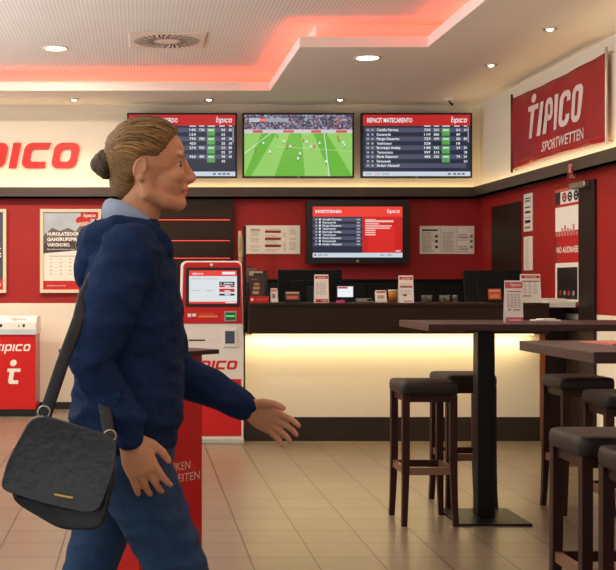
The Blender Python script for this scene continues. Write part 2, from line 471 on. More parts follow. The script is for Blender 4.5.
SPOTS = [(74, 99, 'small ceiling spotlight above the red wall lettering'), (209, 99, 'small ceiling spotlight above the screen behind the woman\'s head'),
         (340, 99, 'small ceiling spotlight above the football screen'), (491, 64.5, 'small ceiling spotlight nearer the corner above the red banner\'s far end'),
         (550, 28.5, 'small ceiling spotlight closest to the camera, above the red banner')]
for a in SPOTS:
    o = spot_small(*a)
    l = bpy.data.lights.new('spot_lamp', 'SPOT'); l.energy = 26; l.color = (1.0, 0.76, 0.45); l.spot_size = math.radians(95); l.spot_blend = 0.9; l.shadow_soft_size = 0.02
    lo = bpy.data.objects.new('spot_lamp', l); lo.location = (o.location.x, o.location.y, ZC - 0.03); COL.objects.link(lo)
p = at(449, 98.5, 1180 * (ZC - 1.3) / (282 - 98.5))
t = thing('ceiling_sensor', 'small dark sensor hanging from the ceiling above the rightmost TV', 'sensor', (p.x, p.y, ZC))
mb = MB(); mb.lathe([(0.05, 0), (0.048, -0.012), (0.02, -0.02)], white_gloss, n=20); mb.build('base', t)
mb = MB(); mb.sweep([(0, 0, -0.015), (0.008, 0, -0.04), (0.03, -0.01, -0.06)], [0.008, 0.01, 0.014], black_plastic, 10); mb.build('sensor_head', t)

# swirl air diffuser
t = thing('air_vent', 'square swirl air vent in the perforated ceiling recess', 'air vent', (0.235, 9.85, ZR))
S_ = 0.315
vent_face = M('vent_face', (232, 214, 198), 0.5, var=0.02)
mb = MB(); mb.box(-S_, S_, -S_, S_, -0.012, 0.0, vent_face); mb.build('face_plate', t, bevel=0.004)
mb = MB()
for k in range(36):
    a = 2 * PI * k / 36
    for (r0, r1) in ((0.10, 0.185), (0.195, 0.275)) if k % 2 else ((0.12, 0.275),):
        c, s = math.cos(a), math.sin(a); tw = 0.25
        c2, s2 = math.cos(a + tw), math.sin(a + tw)
        q = []
        for r, ww in ((r0, -1), (r1, -1), (r1, 1), (r0, 1)):
            f = (r - 0.1) / 0.175; aa = a + tw * f; hw = 0.0058 + 0.002 * f
            q.append((r * math.cos(aa) - math.sin(aa) * hw * ww, r * math.sin(aa) + math.cos(aa) * hw * ww, -0.0128))
        mb.add(q, [(0, 1, 2, 3)], M('vent_slot', (7, 6, 6), 0.9, var=0, spec=0.0))
mb.build('slots', t)
mb = MB(); mb.box(-0.07, 0.07, -0.055, 0.055, -0.015, -0.012, vent_face); mb.build('hub_plate', t, bevel=0.002)

# ------------------------------------------------------------------ screens
scr_red = SCR('screen_red', (214, 40, 40), 0.75); scr_white = SCR('screen_white', (235, 240, 245), 0.95); scr_navy = SCR('screen_navy', (34, 44, 66), 0.85)
scr_row = SCR('screen_row', (78, 86, 110), 0.85); scr_green = SCR('screen_green', (92, 172, 84), 0.85); scr_pale = SCR('screen_pale', (204, 216, 228), 0.95); scr_soft = SCR('screen_soft', (170, 178, 192), 0.8)
scr_hot = SCR('screen_hot', (240, 62, 50), 0.95); scr_pink = SCR('screen_pink', (250, 150, 140), 0.9)
logo_t = logo_geo('tipico')

def tv(name, label, x0, x1, y0, y1, d, bez, depth, group=None, cat='screen'):
    a = at(x0, y1, d); b = at(x1, y0, d)
    W, H = b.x - a.x, b.z - a.z
    t = thing(name, label, cat, (a.x + W / 2, d, a.z), 0, group)
    m_ = MB(); m_.box(-W / 2, W / 2, 0.001, depth, 0, H, black_plastic); m_.build('housing', t, bevel=0.006)
    m_ = MB()
    for q in ((-W / 2, -W / 2 + bez, 0, H), (W / 2 - bez, W / 2, 0, H), (-W / 2 + bez, W / 2 - bez, 0, bez), (-W / 2 + bez, W / 2 - bez, H - bez, H)):
        m_.box(q[0], q[1], -0.008, 0.004, q[2], q[3], black_plastic)
    m_.box(-0.012, 0.012, -0.0095, 0, bez * 0.2, bez * 0.6, brushed)
    m_.build('bezel', t)
    m_ = MB(); m_.box(-W * 0.25, W * 0.25, depth, YB - d, H * 0.3, H * 0.7, black_plastic); m_.build('wall_bracket', t)
    return t, F((-W / 2 + bez, -0.002, bez), (W - 2 * bez, 0, 0), (0, 0, H - 2 * bez), (0, -1, 0)), (W - 2 * bez) / (H - 2 * bez)

def board(label, x0, x1, head, rows, names, hide=False):
    t, fr, asp = tv('wall_screen', label, x0, x1, 113, 178, 11.95, 0.018, 0.05, 'screens along the top of the back wall')
    m_ = MB(); rnd = random.Random(x0)
    rect(m_, fr, 0, 1, 0, 1, scr_navy, 0.0); rect(m_, fr, 0, 1, 0.82, 1, scr_red, 0.0006); rect(m_, fr, 0, 1, 0.0, 0.075, scr_pale, 0.0006)
    txt(m_, head, fr, 0.04, 0.875, 0.075, scr_white, 0.0012, width=0.42, bold=0.03)
    put(m_, logo_t, fr, 0.97, 0.875, 0.062, scr_white, 0.0012, width=0.15, align='R')
    for i in range(rows):
        y = 0.735 - i * 0.145
        rect(m_, fr, 0.02, 0.96, y - 0.02, y + 0.055, scr_row, 0.0006)
        for k, yy in enumerate((y, y - 0.075)):
            if i == 4 and k == 1: continue
            txt(m_, names[(2 * i + k) % len(names)], fr, 0.13, yy, 0.042, scr_white, 0.0012, width=0.2 - 0.07 * k + 0.01 * (i % 3), bold=0.03)
            for q, ww in ((0.035, 0.025), (0.08, 0.02)):
                rect(m_, fr, q, q + ww, yy, yy + 0.035, scr_soft, 0.0012)
            if i < 4:
                for q, ww in ((0.57, 0.06), (0.66, 0.05), (0.87, 0.035), (0.94, 0.03)):
                    if k and rnd.random() < 0.4: continue
                    txt(m_, str(rnd.randint(100, 999)) if ww > 0.04 else str(rnd.randint(10, 99)), fr, q, yy, 0.04, scr_white, 0.0012, width=ww, bold=0.03)
        if i < 4: rect(m_, fr, 0.735, 0.81, y - 0.075, y + 0.05, scr_green, 0.001); rect(m_, fr, 0.745, 0.80, y + 0.0, y + 0.03, scr_pale, 0.0014)
    for q, ww in ((0.57, 0.06), (0.66, 0.05), (0.74, 0.07), (0.85, 0.05), (0.94, 0.03)): rect(m_, fr, q, q + ww, 0.808, 0.822, scr_white, 0.0014)
    for q in (0.79, 0.84, 0.88, 0.92): rect(m_, fr, q, q + 0.028, 0.025, 0.05, scr_row, 0.0014)
    rect(m_, fr, 0.03, 0.08, 0.028, 0.045, scr_soft, 0.0014); rect(m_, fr, 0.11, 0.16, 0.028, 0.045, scr_pink, 0.0014); rect(m_, fr, 0.18, 0.25, 0.028, 0.045, scr_soft, 0.0014)
    rect(m_, fr, 0.975, 0.985, 0.55, 0.8, scr_soft, 0.0014)
    m_.build('screen_picture', t, fix=False)
    return t
NM = ['Contillo Paironas', 'Kamanarda', 'Parge Dauarto', 'Vanderlonsaner', 'Eerorargto Aradiep', 'Yanmonaco', 'Flavia Siatannor', 'Farsunnada', 'Sirdarr Alanassil']
board('odds board screen on the upper wall behind the woman\'s head', 127, 237, 'ODSTANDIT MARKERDO', 4, NM[::-1])
board('odds board screen on the upper wall, the one nearest the red banner', 361, 472, 'REPACIT MATECARENTO', 5, NM)

# football screen
t, fr, asp = tv('wall_screen', 'wall screen showing a football match on a green pitch', 242.5, 354, 113, 178, 11.95, 0.018, 0.05, 'screens along the top of the back wall')
def crowd_mat():
    m = bpy.data.materials.new('screen_crowd'); m.use_nodes = True; nt = m.node_tree; b = nt.nodes['Principled BSDF']
    tc = nt.nodes.new('ShaderNodeTexCoord'); v = nt.nodes.new('ShaderNodeTexVoronoi'); v.inputs['Scale'].default_value = 70
    hs = nt.nodes.new('ShaderNodeSeparateColor'); rp = nt.nodes.new('ShaderNodeValToRGB')
    e = rp.color_ramp.elements; e[0].color = lin((60, 62, 84)); e[1].color = lin((226, 226, 236))
    for pos, c in ((0.35, (120, 122, 146)), (0.6, (180, 180, 200)), (0.8, (150, 96, 104))):
        q = e.new(pos); q.color = lin(c)
    rp.color_ramp.interpolation = 'CONSTANT'
    nt.links.new(tc.outputs['Object'], v.inputs['Vector']); nt.links.new(v.outputs['Color'], hs.inputs[0]); nt.links.new(hs.outputs[0], rp.inputs[0])
    b.inputs['Base Color'].default_value = (0.003, 0.003, 0.003, 1); nt.links.new(rp.outputs[0], b.inputs['Emission Color']); b.inputs['Emission Strength'].default_value = 0.8
    return m
g1 = SCR('pitch_light', (150, 212, 104), 0.9); g2 = SCR('pitch_dark', (104, 186, 58), 0.9)
mb = MB()
rect(mb, fr, 0, 1, 0, 0.70, g1, 0); rect(mb, fr, 0, 1, 0.76, 1, crowd_mat(), 0); rect(mb, fr, 0, 1, 0.70, 0.76, SCR('hoarding', (222, 214, 220), 0.85), 0)
for q, ww in ((0.08, 0.09), (0.36, 0.1), (0.62, 0.09), (0.85, 0.1)): rect(mb, fr, q, q + ww, 0.705, 0.75, SCR('hoarding_red', (214, 90, 96), 0.9), 0.0006)
for tx0, tx1, bx0, bx1 in ((0.0, 0.02, 0, 0.0), (0.16, 0.30, -0.1, 0.06), (0.42, 0.53, 0.28, 0.56), (0.64, 0.76, 0.80, 1.0)):
    pts = [(max(0, bx0), 0), (min(1, bx1), 0), (tx1, 0.70), (tx0, 0.70)]
    if bx1 > 0: blob(mb, fr, pts, g2, 0.0005)
blob(mb, fr, [(0.782, 0.0), (0.79, 0), (0.742, 0.70), (0.736, 0.70)], scr_white, 0.001)
blob(mb, fr, [(0, 0.36), (0, 0.375), (0.25, 0.70), (0.24, 0.70)], scr_white, 0.001); blob(mb, fr, [(0.3, 0.48), (1.0, 0.40), (1.0, 0.407), (0.3, 0.488)], SCR('pitch_line', (190, 226, 160), 0.9), 0.001)
for k, (a, b_) in enumerate(((0.10, 0.43), (0.17, 0.52), (0.23, 0.38), (0.30, 0.64), (0.36, 0.55), (0.42, 0.47), (0.39, 0.46), (0.51, 0.35), (0.49, 0.27), (0.54, 0.57), (0.57, 0.54), (0.61, 0.46), (0.64, 0.47), (0.69, 0.52), (0.75, 0.22), (0.86, 0.62), (0.92, 0.49), (0.91, 0.53), (0.87, 0.57))):
    mt = scr_white if k % 3 else SCR('shirt_red', (216, 76, 60), 0.9); e = 0.75 + 0.3 * (0.7 - b_)
    rect(mb, fr, a, a + 0.017 * e, b_, b_ + 0.05 * e, mt, 0.0012); rect(mb, fr, a + 0.003, a + 0.013 * e, b_ - 0.03 * e, b_, SCR('shorts', (70, 76, 120), 0.8), 0.0012)
rect(mb, fr, 0.045, 0.14, 0.885, 0.945, scr_pale, 0.001); rect(mb, fr, 0.14, 0.19, 0.885, 0.945, scr_hot, 0.001); rect(mb, fr, 0.19, 0.41, 0.885, 0.945, scr_soft, 0.001)
txt(mb, 'LEV', fr, 0.055, 0.90, 0.035, scr_navy, 0.0014, width=0.07); txt(mb, '0 0', fr, 0.147, 0.90, 0.035, scr_white, 0.0014, width=0.036)
blob(mb, fr, [(0.85, 0.90), (0.885, 0.94), (0.885, 0.86)], scr_hot, 0.001); rect(mb, fr, 0.895, 0.955, 0.90, 0.93, scr_soft, 0.001)
mb.build('screen_picture', t, fix=False)

# black framed screen behind the counter
t, fr, asp = tv('wall_screen', 'large black framed screen on the red wall behind the counter', 306.5, 408.5, 200.5, 263.5, 11.98, 0.062, 0.07)
mb = MB()
rect(mb, fr, 0, 1, 0, 1, scr_navy, 0); rect(mb, fr, 0, 1, 0.80, 1, scr_hot, 0.0006); rect(mb, fr, 0.555, 1, 0.09, 0.80, SCR('screen_deep_red', (216, 34, 34), 0.85), 0.0006); rect(mb, fr, 0, 1, 0, 0.09, scr_pale, 0.0008)
blob(mb, fr, [(0.62, 0.09), (0.92, 0.09), (0.92, 0.62), (0.80, 0.68), (0.62, 0.60)], SCR('screen_mid_red', (226, 44, 40), 0.88), 0.0007)
txt(mb, 'INVESTITIONEN', fr, 0.03, 0.875, 0.06, scr_white, 0.0012, width=0.29, bold=0.04); put(mb, logo_t, fr, 0.97, 0.875, 0.05, scr_white, 0.0012, width=0.14, align='R')
for i in range(5):
    y = 0.73 - i * 0.122
    rect(mb, fr, 0.0, 0.55, y - 0.02, y + 0.05, scr_row, 0.0007)
    for k, yy in enumerate((y, y - 0.06)):
        if i == 4 and k: continue
        txt(mb, NM[(i * 2 + k) % 9], fr, 0.11, yy, 0.038, scr_white, 0.0012, width=0.21 - 0.06 * k, bold=0.03)
        rect(mb, fr, 0.03, 0.05, yy, yy + 0.035, scr_soft, 0.0012); rect(mb, fr, 0.07, 0.09, yy, yy + 0.035, scr_white, 0.0012); rect(mb, fr, 0.49, 0.53, yy, yy + 0.03, scr_soft, 0.0012)
for i, (a1, h) in enumerate(((0.70, .02), (0.90, .045), (0.74, .03), (0.88, .03), (0.86, .03), (0.70, .03), (0.70, .03), (0.70, .03))): rect(mb, fr, 0.585, a1, 0.735 - i * 0.043, 0.735 - i * 0.043 + h * 0.85, SCR('screen_text_pink', (255, 196, 190), 0.9), 0.0012)
for q in (0.06, 0.12, 0.75, 0.83): rect(mb, fr, q, q + 0.05, 0.035, 0.06, scr_soft, 0.0014)
rect(mb, fr, 0.02, 0.035, 0.03, 0.07, scr_navy, 0.0014)
for q in (0.925, 0.955): blob(mb, fr, [(q, 0.115), (q + 0.022, 0.115), (q + 0.022, 0.15), (q + 0.011, 0.125), (q, 0.15)], scr_white, 0.0014)
mb.build('screen_picture', t, fix=False)

# ------------------------------------------------------------------ lettering on the upper white wall
H_ = 25.2 * YB / FP
wall_red = M('letter_red', (214, 30, 22), 0.45, var=0.02)
mb = MB(); fr = F((0, YB - 0.004, 0), (1, 0, 0), (0, 0, 1), (0, -1, 0))
zb = at(0, 168.2, YB).z; xr = at(79.5, 0, YB).x
put(mb, logo_geo('tipico', gap=0.18, shear=0.2, s=0.3, w=1.0, t=0.25, r=0.28), fr, xr, zb, H_, wall_red, n=0.02, align='R', thick=0.022)
tag(mb.build('wall_lettering'), 'large slanted red brand lettering on the upper white wall', 'wall lettering')

# ------------------------------------------------------------------ framed posters on the red wall
def poster_frame(x0, x1, label):
    d = YB - 0.03; a = at(x0, 293, d); b = at(x1, 209, d); W, H = b.x - a.x, b.z - a.z; k = 0.034
    t = thing('framed_poster', label, 'poster', (a.x + W / 2, d, a.z), 0, 'framed posters on the red wall')
    m_ = MB()
    for q in ((-W / 2, W / 2, 0, k), (-W / 2, W / 2, H - k, H), (-W / 2, -W / 2 + k, k, H - k), (W / 2 - k, W / 2, k, H - k)): m_.box(q[0], q[1], -0.012, 0.03, q[2], q[3], cream_frame)
    m_.build('frame', t, bevel=0.004)
    return t, F((-W / 2 + k, 0.005, k), (W - 2 * k, 0, 0), (0, 0, H - 2 * k), (0, -1, 0)), W, H, k
t, fr, W, H, k = poster_frame(40, 101.5, 'cream framed poster with mountain photo and red cap, beside the woman')
mb = MB()
rect(mb, fr, 0, 1, 0, 1, paper, 0); rect(mb, fr, 0, 1, 0, 0.115, red_print, 0.0006)
blob(mb, fr, [(0, 0.47), (1, 0.53), (1, 1), (0, 1)], M('poster_sky', (176, 186, 196), 0.6, var=0.25, scale=4), 0.0005)
blob(mb, fr, [(0, 0.47), (1, 0.53), (1, 0.72), (0.8, 0.78), (0.62, 0.74), (0.45, 0.80), (0.3, 0.76), (0.16, 0.80), (0, 0.70)], M('poster_hills', (98, 92, 92), 0.6, var=0.3, scale=9), 0.0007)
blob(mb, fr, [(0, 0.47), (1, 0.53), (1, 0.62), (0.5, 0.66), (0, 0.60)], M('poster_rocks', (66, 60, 60), 0.6, var=0.3, scale=12), 0.0008)
blob(mb, fr, [(0.58, 0.52), (0.98, 0.54), (0.98, 0.7), (0.86, 0.82), (0.68, 0.84), (0.58, 0.74)], M('poster_coat', (104, 96, 92), 0.6, var=0.3, scale=14), 0.0009)
blob(mb, fr, [(0.6 + 0.13 + 0.14 * math.cos(2 * PI * i / 14), 0.895 + 0.06 * math.sin(2 * PI * i / 14)) for i in range(14)], red_print, 0.001)
blob(mb, fr, [(0.62, 0.865), (0.84, 0.885), (0.82, 0.835), (0.68, 0.82)], M('poster_face', (196, 160, 140), 0.6, var=0.1), 0.0011)
rect(mb, fr, 0.68, 1, 0.915, 1.0, red_print, 0.0012); put(mb, logo_t, fr, 0.95, 0.94, 0.03, white_print, 0.0016, width=0.22, align='R')
for i, (s, y, ww) in enumerate((('NUROLATISOOR', 0.70, 0.58), ('GAMSRUFSPIR', 0.63, 0.55), ('VARVSNOMO.', 0.56, 0.42))): txt(mb, s, fr, 0.07, y, 0.045, white_print, 0.0016, width=ww, bold=0.04)
txt(mb, 'Ganzjahres Iernmonen neue', fr, 0.07, 0.515, 0.02, white_print, 0.0016, width=0.5)
for i in range(5):
    for q in (0.12, 0.3, 0.47, 0.64, 0.82): rect(mb, fr, q, q + 0.04, 0.20 + i * 0.048, 0.208 + i * 0.048, grey_print, 0.0012)
rect(mb, fr, 0.1, 0.6, 0.43, 0.438, grey_print, 0.0012)
txt(mb, 'ganzjahres.onvardo.ar', fr, 0.07, 0.045, 0.018, white_print, 0.0014, width=0.34); put(mb, logo_t, fr, 0.93, 0.04, 0.03, white_print, 0.0014, width=0.22, align='R')
mb.build('print', t, fix=False)
t, fr, W, H, k = poster_frame(-55, 6.3, 'cream framed dark poster cut off by the picture edge, above the red terminal')
mb = MB(); rect(mb, fr, 0, 1, 0, 1, M('poster_dark', (70, 74, 80), 0.6, var=0.15, scale=5), 0); rect(mb, fr, 0, 1, 0, 0.13, red_print, 0.0006)
txt(mb, 'WIRA', fr, 0.97, 0.53, 0.06, white_print, 0.0012, width=0.7, align='R', bold=0.04); txt(mb, 'SPORTS', fr, 0.97, 0.42, 0.06, white_print, 0.0012, width=0.8, align='R', bold=0.04)
put(mb, logo_t, fr, 0.96, 0.05, 0.03, white_print, 0.0012, width=0.24, align='R'); mb.build('print', t, fix=False)

# slatted dark panel with red light lines behind the kiosk
t = thing('wall_panel', 'dark wood wall panel with thin red light lines, behind the betting kiosk', 'wall panel', (0.58, YB - 0.02, 0))
mb = MB(); zz = [0.0, 1.44, 1.47, 1.62, 1.65, 1.79, 1.82, 1.93, 1.94, 2.04, 2.05, 2.15]
zl = [at(0, q, YB).z for q in (258, 240.5, 219.8)]
prev = 0.0
for z in zl: mb.box(-0.38, 0.385, -0.04, 0.02, prev, z - 0.012, dark_wood_h); mb.box(-0.38, 0.385, -0.01, 0.02, z - 0.012, z + 0.012, black_plastic); prev = z + 0.012
mb.box(-0.38, 0.385, -0.04, 0.02, prev, 2.149, dark_wood_h); mb.build('board', t)
for z in zl: mb = MB(); mb.box(-0.375, 0.35, -0.024, -0.011, z - 0.007, z + 0.002, led_thin_red); mb.build('light_line', t)
# narrow post and hanging pale strip
t = thing('display_post', 'narrow dark post with a pale hanging strip, between kiosk and notice sheet', 'display post', (at(242, 0, 11.8).x, 11.8, 0))
mb = MB(); mb.box(0.015, 0.04, -0.012, 0.012, 0, at(0, 226, 11.8).z, dark_wood); mb.box(-0.03, 0.045, -0.1, 0.1, 0, 0.02, dark_wood); mb.build('post', t)
mb = MB(); zt_ = at(0, 231, 11.8).z
rings = []
for i in range(9):
    f = i / 8; z = zt_ - f * 0.62; ww = 0.014 + 0.012 * math.sin(f * 7) + 0.016 * f; xo = -0.022 + 0.012 * math.sin(f * 5)
    rings.append([(xo + ww * math.cos(a) , 0.012 * math.sin(a) - 0.004, z) for a in (2 * PI * q / 10 for q in range(10))])
mb.loft(rings, M('pale_cloth', (176, 150, 120), 0.8, var=0.25, scale=20)); mb.build('hanging_strip', t)

# notice sheets on the back wall
def notice(x0, x1, y0, y1, label, cols, kind):
    d = YB; a = at(x0, y1, d); b = at(x1, y0, d); W, H = b.x - a.x, b.z - a.z
    t = thing('notice_sheet', label, 'notice', (a.x + W / 2, d, a.z), 0, 'paper notices on the red wall')
    m_ = MB(); m_.box(-W / 2, W / 2, -0.014, 0.0, 0, H, paper); m_.build('board', t, bevel=0.002)
    fr = F((-W / 2, -0.0142, 0), (W, 0, 0), (0, 0, H), (0, -1, 0)); m_ = MB(); rnd = random.Random(x0)
    if kind == 0:
        for y in (0.74, 0.49, 0.24): rect(m_, fr, 0.36, 0.65, y, y + 0.085, M('brownish_red_print', (146, 40, 36), 0.6), 0.001)
        for q0, q1 in ((0.1, 0.27), (0.37, 0.64), (0.69, 0.76), (0.8, 0.96)):
            for i in range(18):
                if rnd.random() < 0.75: rect(m_, fr, q0, q0 + (q1 - q0) * rnd.uniform(0.6, 1), 0.1 + i * 0.045, 0.115 + i * 0.045, M('pale_print', (176, 166, 154), 0.7), 0.0006)
        rect(m_, fr, 0.0, 0.012, 0, 1, grey_print, 0.0007); rect(m_, fr, 0.1, 0.28, 0.82, 0.86, grey_print, 0.0008)
    else:
        for q in (0.37, 0.68): rect(m_, fr, q, q + 0.006, 0.02, 0.98, grey_print, 0.0007)
        rect(m_, fr, 0.04, 0.33, 0.82, 0.88, dark_print, 0.001)
        for q0, q1 in ((0.04, 0.26), (0.41, 0.64), (0.71, 0.9)):
            for i in range(16):
                rect(m_, fr, q0, q0 + (q1 - q0) * rnd.uniform(0.7, 1), 0.08 + i * 0.045, 0.1 + i * 0.045, M('pale_print', (176, 166, 154), 0.7), 0.0006)
        for y in (0.3, 0.5, 0.68): rect(m_, fr, 0.28, 0.33, y - 0.1, y, dark_print, 0.001); rect(m_, fr, 0.92, 0.97, y - 0.1, y, grey_print, 0.001)
        for y0_, y1_ in ((0.52, 0.95), (0.1, 0.47)):
            rect(m_, fr, 0.69, 0.91, y0_, y1_, white_print, 0.0008); rect(m_, fr, 0.71, 0.89, y0_ + 0.05, y0_ + 0.09, grey_print, 0.0012); rect(m_, fr, 0.71, 0.87, y0_ + 0.14, y0_ + 0.18, M('pale_print', (176, 166, 154), 0.7), 0.0012)
    m_.build('printed_text', t, fix=False)
notice(245, 300, 225.5, 254, 'wide pale notice with three dark red bars on the red wall', 4, 0)
notice(419.5, 474, 226, 254, 'wide pale three column notice on the red wall between large screen and corner', 3, 1)

# ------------------------------------------------------------------ right wall fittings
def wall_R(name, label, cat, px0, px1, ptop, pbot, thick, mat, group=None):
    d0 = XR * FP / (px0 - 139); d1 = XR * FP / (px1 - 139)
    zt = 1.3 + (282 - ptop) * d0 / FP; zb = 1.3 + (282 - pbot) * d0 / FP; W = d0 - d1
    t = thing(name, label, cat, (XR, (d0 + d1) / 2, zb), 0, group)
    m_ = MB(); m_.box(-thick, 0, -W / 2, W / 2, 0, zt - zb, mat); m_.build('board', t, bevel=0.002)
    return t, F((-thick - 0.0004, W / 2, 0), (0, -W, 0), (0, 0, zt - zb), (-1, 0, 0)), W, zt - zb
t, fr, W, H = wall_R('notice_strip', 'upper narrow white notice on the red wall beside the brown door', 'notice', 524.5, 533, 194.5, 232, 0.008, paper, 'paper notices on the red wall')
mb = MB()
for y, h, mt in ((0.86, 0.03, dark_print), (0.78, 0.05, grey_print), (0.62, 0.035, dark_print), (0.48, 0.06, dark_print), (0.36, 0.02, grey_print), (0.22, 0.08, dark_print), (0.08, 0.05, grey_print)): rect(mb, fr, 0.18, 0.82, y, y + h, mt, 0.001)
mb.build('printed_text', t, fix=False)
t, fr, W, H = wall_R('notice_strip', 'lower narrow white notice on the red wall beside the brown door', 'notice', 524.5, 533, 237, 270.5, 0.008, paper, 'paper notices on the red wall')
mb = MB()
for i in range(14): rect(mb, fr, 0.25, 0.25 + 0.5 * random.uniform(0.6, 1), 0.08 + i * 0.062, 0.1 + i * 0.062, M('pale_print', (176, 166, 154), 0.7), 0.001)
mb.build('printed_text', t, fix=False)
t, fr, W, H = wall_R('poster_board', 'tall red white and black advertising board on the red wall above the white tray', 'poster', 557, 583.2, 190, 301, 0.012, M('board_dark', (56, 42, 40), 0.5))
mb = MB()
rect(mb, fr, 0.05, 0.97, 0.02, 0.985, red_print, 0.0006); rect(mb, fr, 0.03, 0.97, 0.86, 0.975, white_print, 0.001); rect(mb, fr, 0.03, 0.2, 0.86, 0.975, dark_print, 0.0014)
for q, mt in ((0.36, M('clover_red', (150, 30, 30), 0.5)), (0.57, dark_print), (0.8, dark_print)):
    blob(mb, fr, [(q + 0.09 * math.cos(2 * PI * i / 14), 0.917 + 0.045 * math.sin(2 * PI * i / 14)) for i in range(14)], mt, 0.0016)
    for dy in (-0.014, 0.014): rect(mb, fr, q - 0.03, q + 0.03, 0.913 + dy, 0.922 + dy, white_print, 0.002)
rect(mb, fr, 0.0, 1.0, 0.62, 0.835, white_print, 0.0012)
for i in range(9): rect(mb, fr, 0.02 + i * 0.11, 0.09 + i * 0.11, 0.575, 0.575 + random.uniform(0.03, 0.1), M('pinkish_print', (206, 130, 120), 0.6), 0.0016)
txt(mb, 'NO AUDRAEEB', fr, 0.05, 0.43, 0.055, white_print, 0.0016, width=0.9, bold=0.03)
rect(mb, fr, 0.0, 1.0, 0.0, 0.34, white_print, 0.0012); rect(mb, fr, 0.07, 0.86, 0.02, 0.30, M('dark_photo', (38, 34, 34), 0.35, var=0.4, scale=8), 0.0016)
for i, c in enumerate(((160, 40, 36), (150, 140, 130), (190, 40, 50), (150, 140, 140))): 
    q = 0.2 + i * 0.17; blob(mb, fr, [(q + 0.05 * math.cos(2 * PI * j / 10), 0.075 + 0.022 * math.sin(2 * PI * j / 10)) for j in range(10)], M('photo_dot%d' % i, c, 0.5), 0.002)
mb.build('print', t, fix=False)
mb = MB(); mb.box(-0.018, -0.0125, -0.02, 0.28, H - 0.028, H - 0.004, M('amber_label', (206, 110, 70), 0.4)); mb.build('label_strip', t)

# white tray shelf below the board
ty0, ty1 = 9.40, 10.02; tz = 1.3 + (282 - 303.5) * 9.5 / FP
t = thing('leaflet_tray', 'white wall tray with leaflets below the advertising board', 'tray', (XR, (ty0 + ty1) / 2, tz - 0.03))
mb = MB(); h = (ty1 - ty0) / 2
mb.box(-0.24, -0.02, -h, h, 0.0, 0.02, white_gloss)
for q in ((-0.24, -0.228, -h, h), (-0.24, -0.02, -h, -h + 0.012), (-0.24, -0.02, h - 0.012, h)): mb.box(q[0], q[1], q[2], q[3], 0.02, 0.05, white_gloss)
mb.build('tray', t, bevel=0.003)
mb = MB(); mb.box(-0.03, -0.0005, -h, h, -0.05, 0.0, black_plastic); mb.build('wall_rail', t)
t2 = thing('leaflet_stack', 'small stack of white leaflets lying in the white wall tray', 'leaflets', (XR - 0.13, (ty0 + ty1) / 2, tz - 0.009))
mb = MB()
for i in range(4): mb.box(-0.07, 0.07, -0.2 + 0.01 * i, 0.05 + 0.02 * (i % 2), 0.0005 + i * 0.012, 0.012 + i * 0.012, paper, Matrix.Rotation(0.05 * (i - 1.5), 4, 'Z'))
mb.build('sheets', t2)

# small red sign projecting from the band
d = 3.4 * FP / (572.5 - 139); a = at(567.5, 180, d); b = at(576.5, 163, d)
t = thing('safety_sign', 'small red and white safety sign below the red banner', 'sign', (a.x, d, a.z))
mb = MB(); W, H = b.x - a.x, b.z - a.z; mb.box(0, W, -0.004, 0.004, 0, H, M('sign_red', (176, 40, 34), 0.5)); mb.build('plate', t)
fr = F((0, -0.0045, 0), (W, 0, 0), (0, 0, H), (0, -1, 0)); mb = MB()
rect(mb, fr, 0.08, 0.92, 0.42, 0.94, M('pinkish_white', (226, 196, 186), 0.5), 0.0006); rect(mb, fr, 0.36, 0.6, 0.46, 0.78, M('sign_red', (176, 40, 34), 0.5), 0.001); rect(mb, fr, 0.44, 0.52, 0.78, 0.9, M('sign_red', (176, 40, 34), 0.5), 0.001); rect(mb, fr, 0.52, 0.72, 0.82, 0.87, M('sign_red', (176, 40, 34), 0.5), 0.001)
rect(mb, fr, 0.2, 0.8, 0.14, 0.19, M('pinkish_white', (226, 196, 186), 0.5), 0.001); rect(mb, fr, 0.2, 0.6, 0.26, 0.31, M('pinkish_white', (226, 196, 186), 0.5), 0.001); mb.build('pictogram', t, fix=False)
mb = MB(); mb.box(W, W + 0.12, -0.003, 0.003, H * 0.4, H * 0.6, brushed); mb.build('bracket', t)

# fabric banner on the right wall
yb0, yb1, zb0, zb1 = 10.91, 8.73, 2.34, 2.998
t = thing('wall_banner', 'red fabric banner with white lettering on the upper right wall', 'banner', (XR, (yb0 + yb1) / 2, zb0))
hw = (yb0 - yb1) / 2; HH = zb1 - zb0
def bx(f, g): return -0.045 - 0.012 * math.sin(f * 9 + g * 2) * (1 - abs(2 * g - 1)) - 0.01 * math.sin(f * PI) - 0.006 * math.sin(f * 23 + 3 * g)
def banner_mat():
    m = M('banner_red', (158, 18, 26), 0.5, var=0.1, scale=3, bump=0.15, bscale=40)
    return m
mb = MB(); nx, nz = 40, 10; vs = []; fs = []
for j in range(nz + 1):
    for i in range(nx + 1):
        f, g = i / nx, j / nz
        sag = 0.02 * math.sin(f * PI) * (1 if g < 0.5 else -1) * abs(2 * g - 1)
        vs.append((bx(f, g), hw - f * 2 * hw, g * HH + sag))
for j in range(nz):
    for i in range(nx): q = j * (nx + 1) + i; fs.append((q, q + 1, q + nx + 2, q + nx + 1))
mb.add(vs, fs, banner_mat(), True); o = mb.build('fabric', t, fix=False)
md = o.modifiers.new('thick', 'SOLIDIFY'); md.thickness = 0.004; md.offset = 0
def on_banner(geo, a, b, h, width, mat, nm):
    m_ = MB(); vs, fs = geo; x0 = min(v[0] for v in vs); x1 = max(v[0] for v in vs); sx = width / (x1 - x0)
    P = []
    for v in vs:
        yy = a + (v[0] - x0) * sx; zz = b + v[1] * h; f = yy / (2 * hw); g = zz / HH
        P.append((bx(f, g) - 0.006 - (0.0006 * v[2] if len(v) > 2 else 0), hw - yy, zz))
    m_.add(P, fs, mat); return m_.build(nm, t, fix=False)
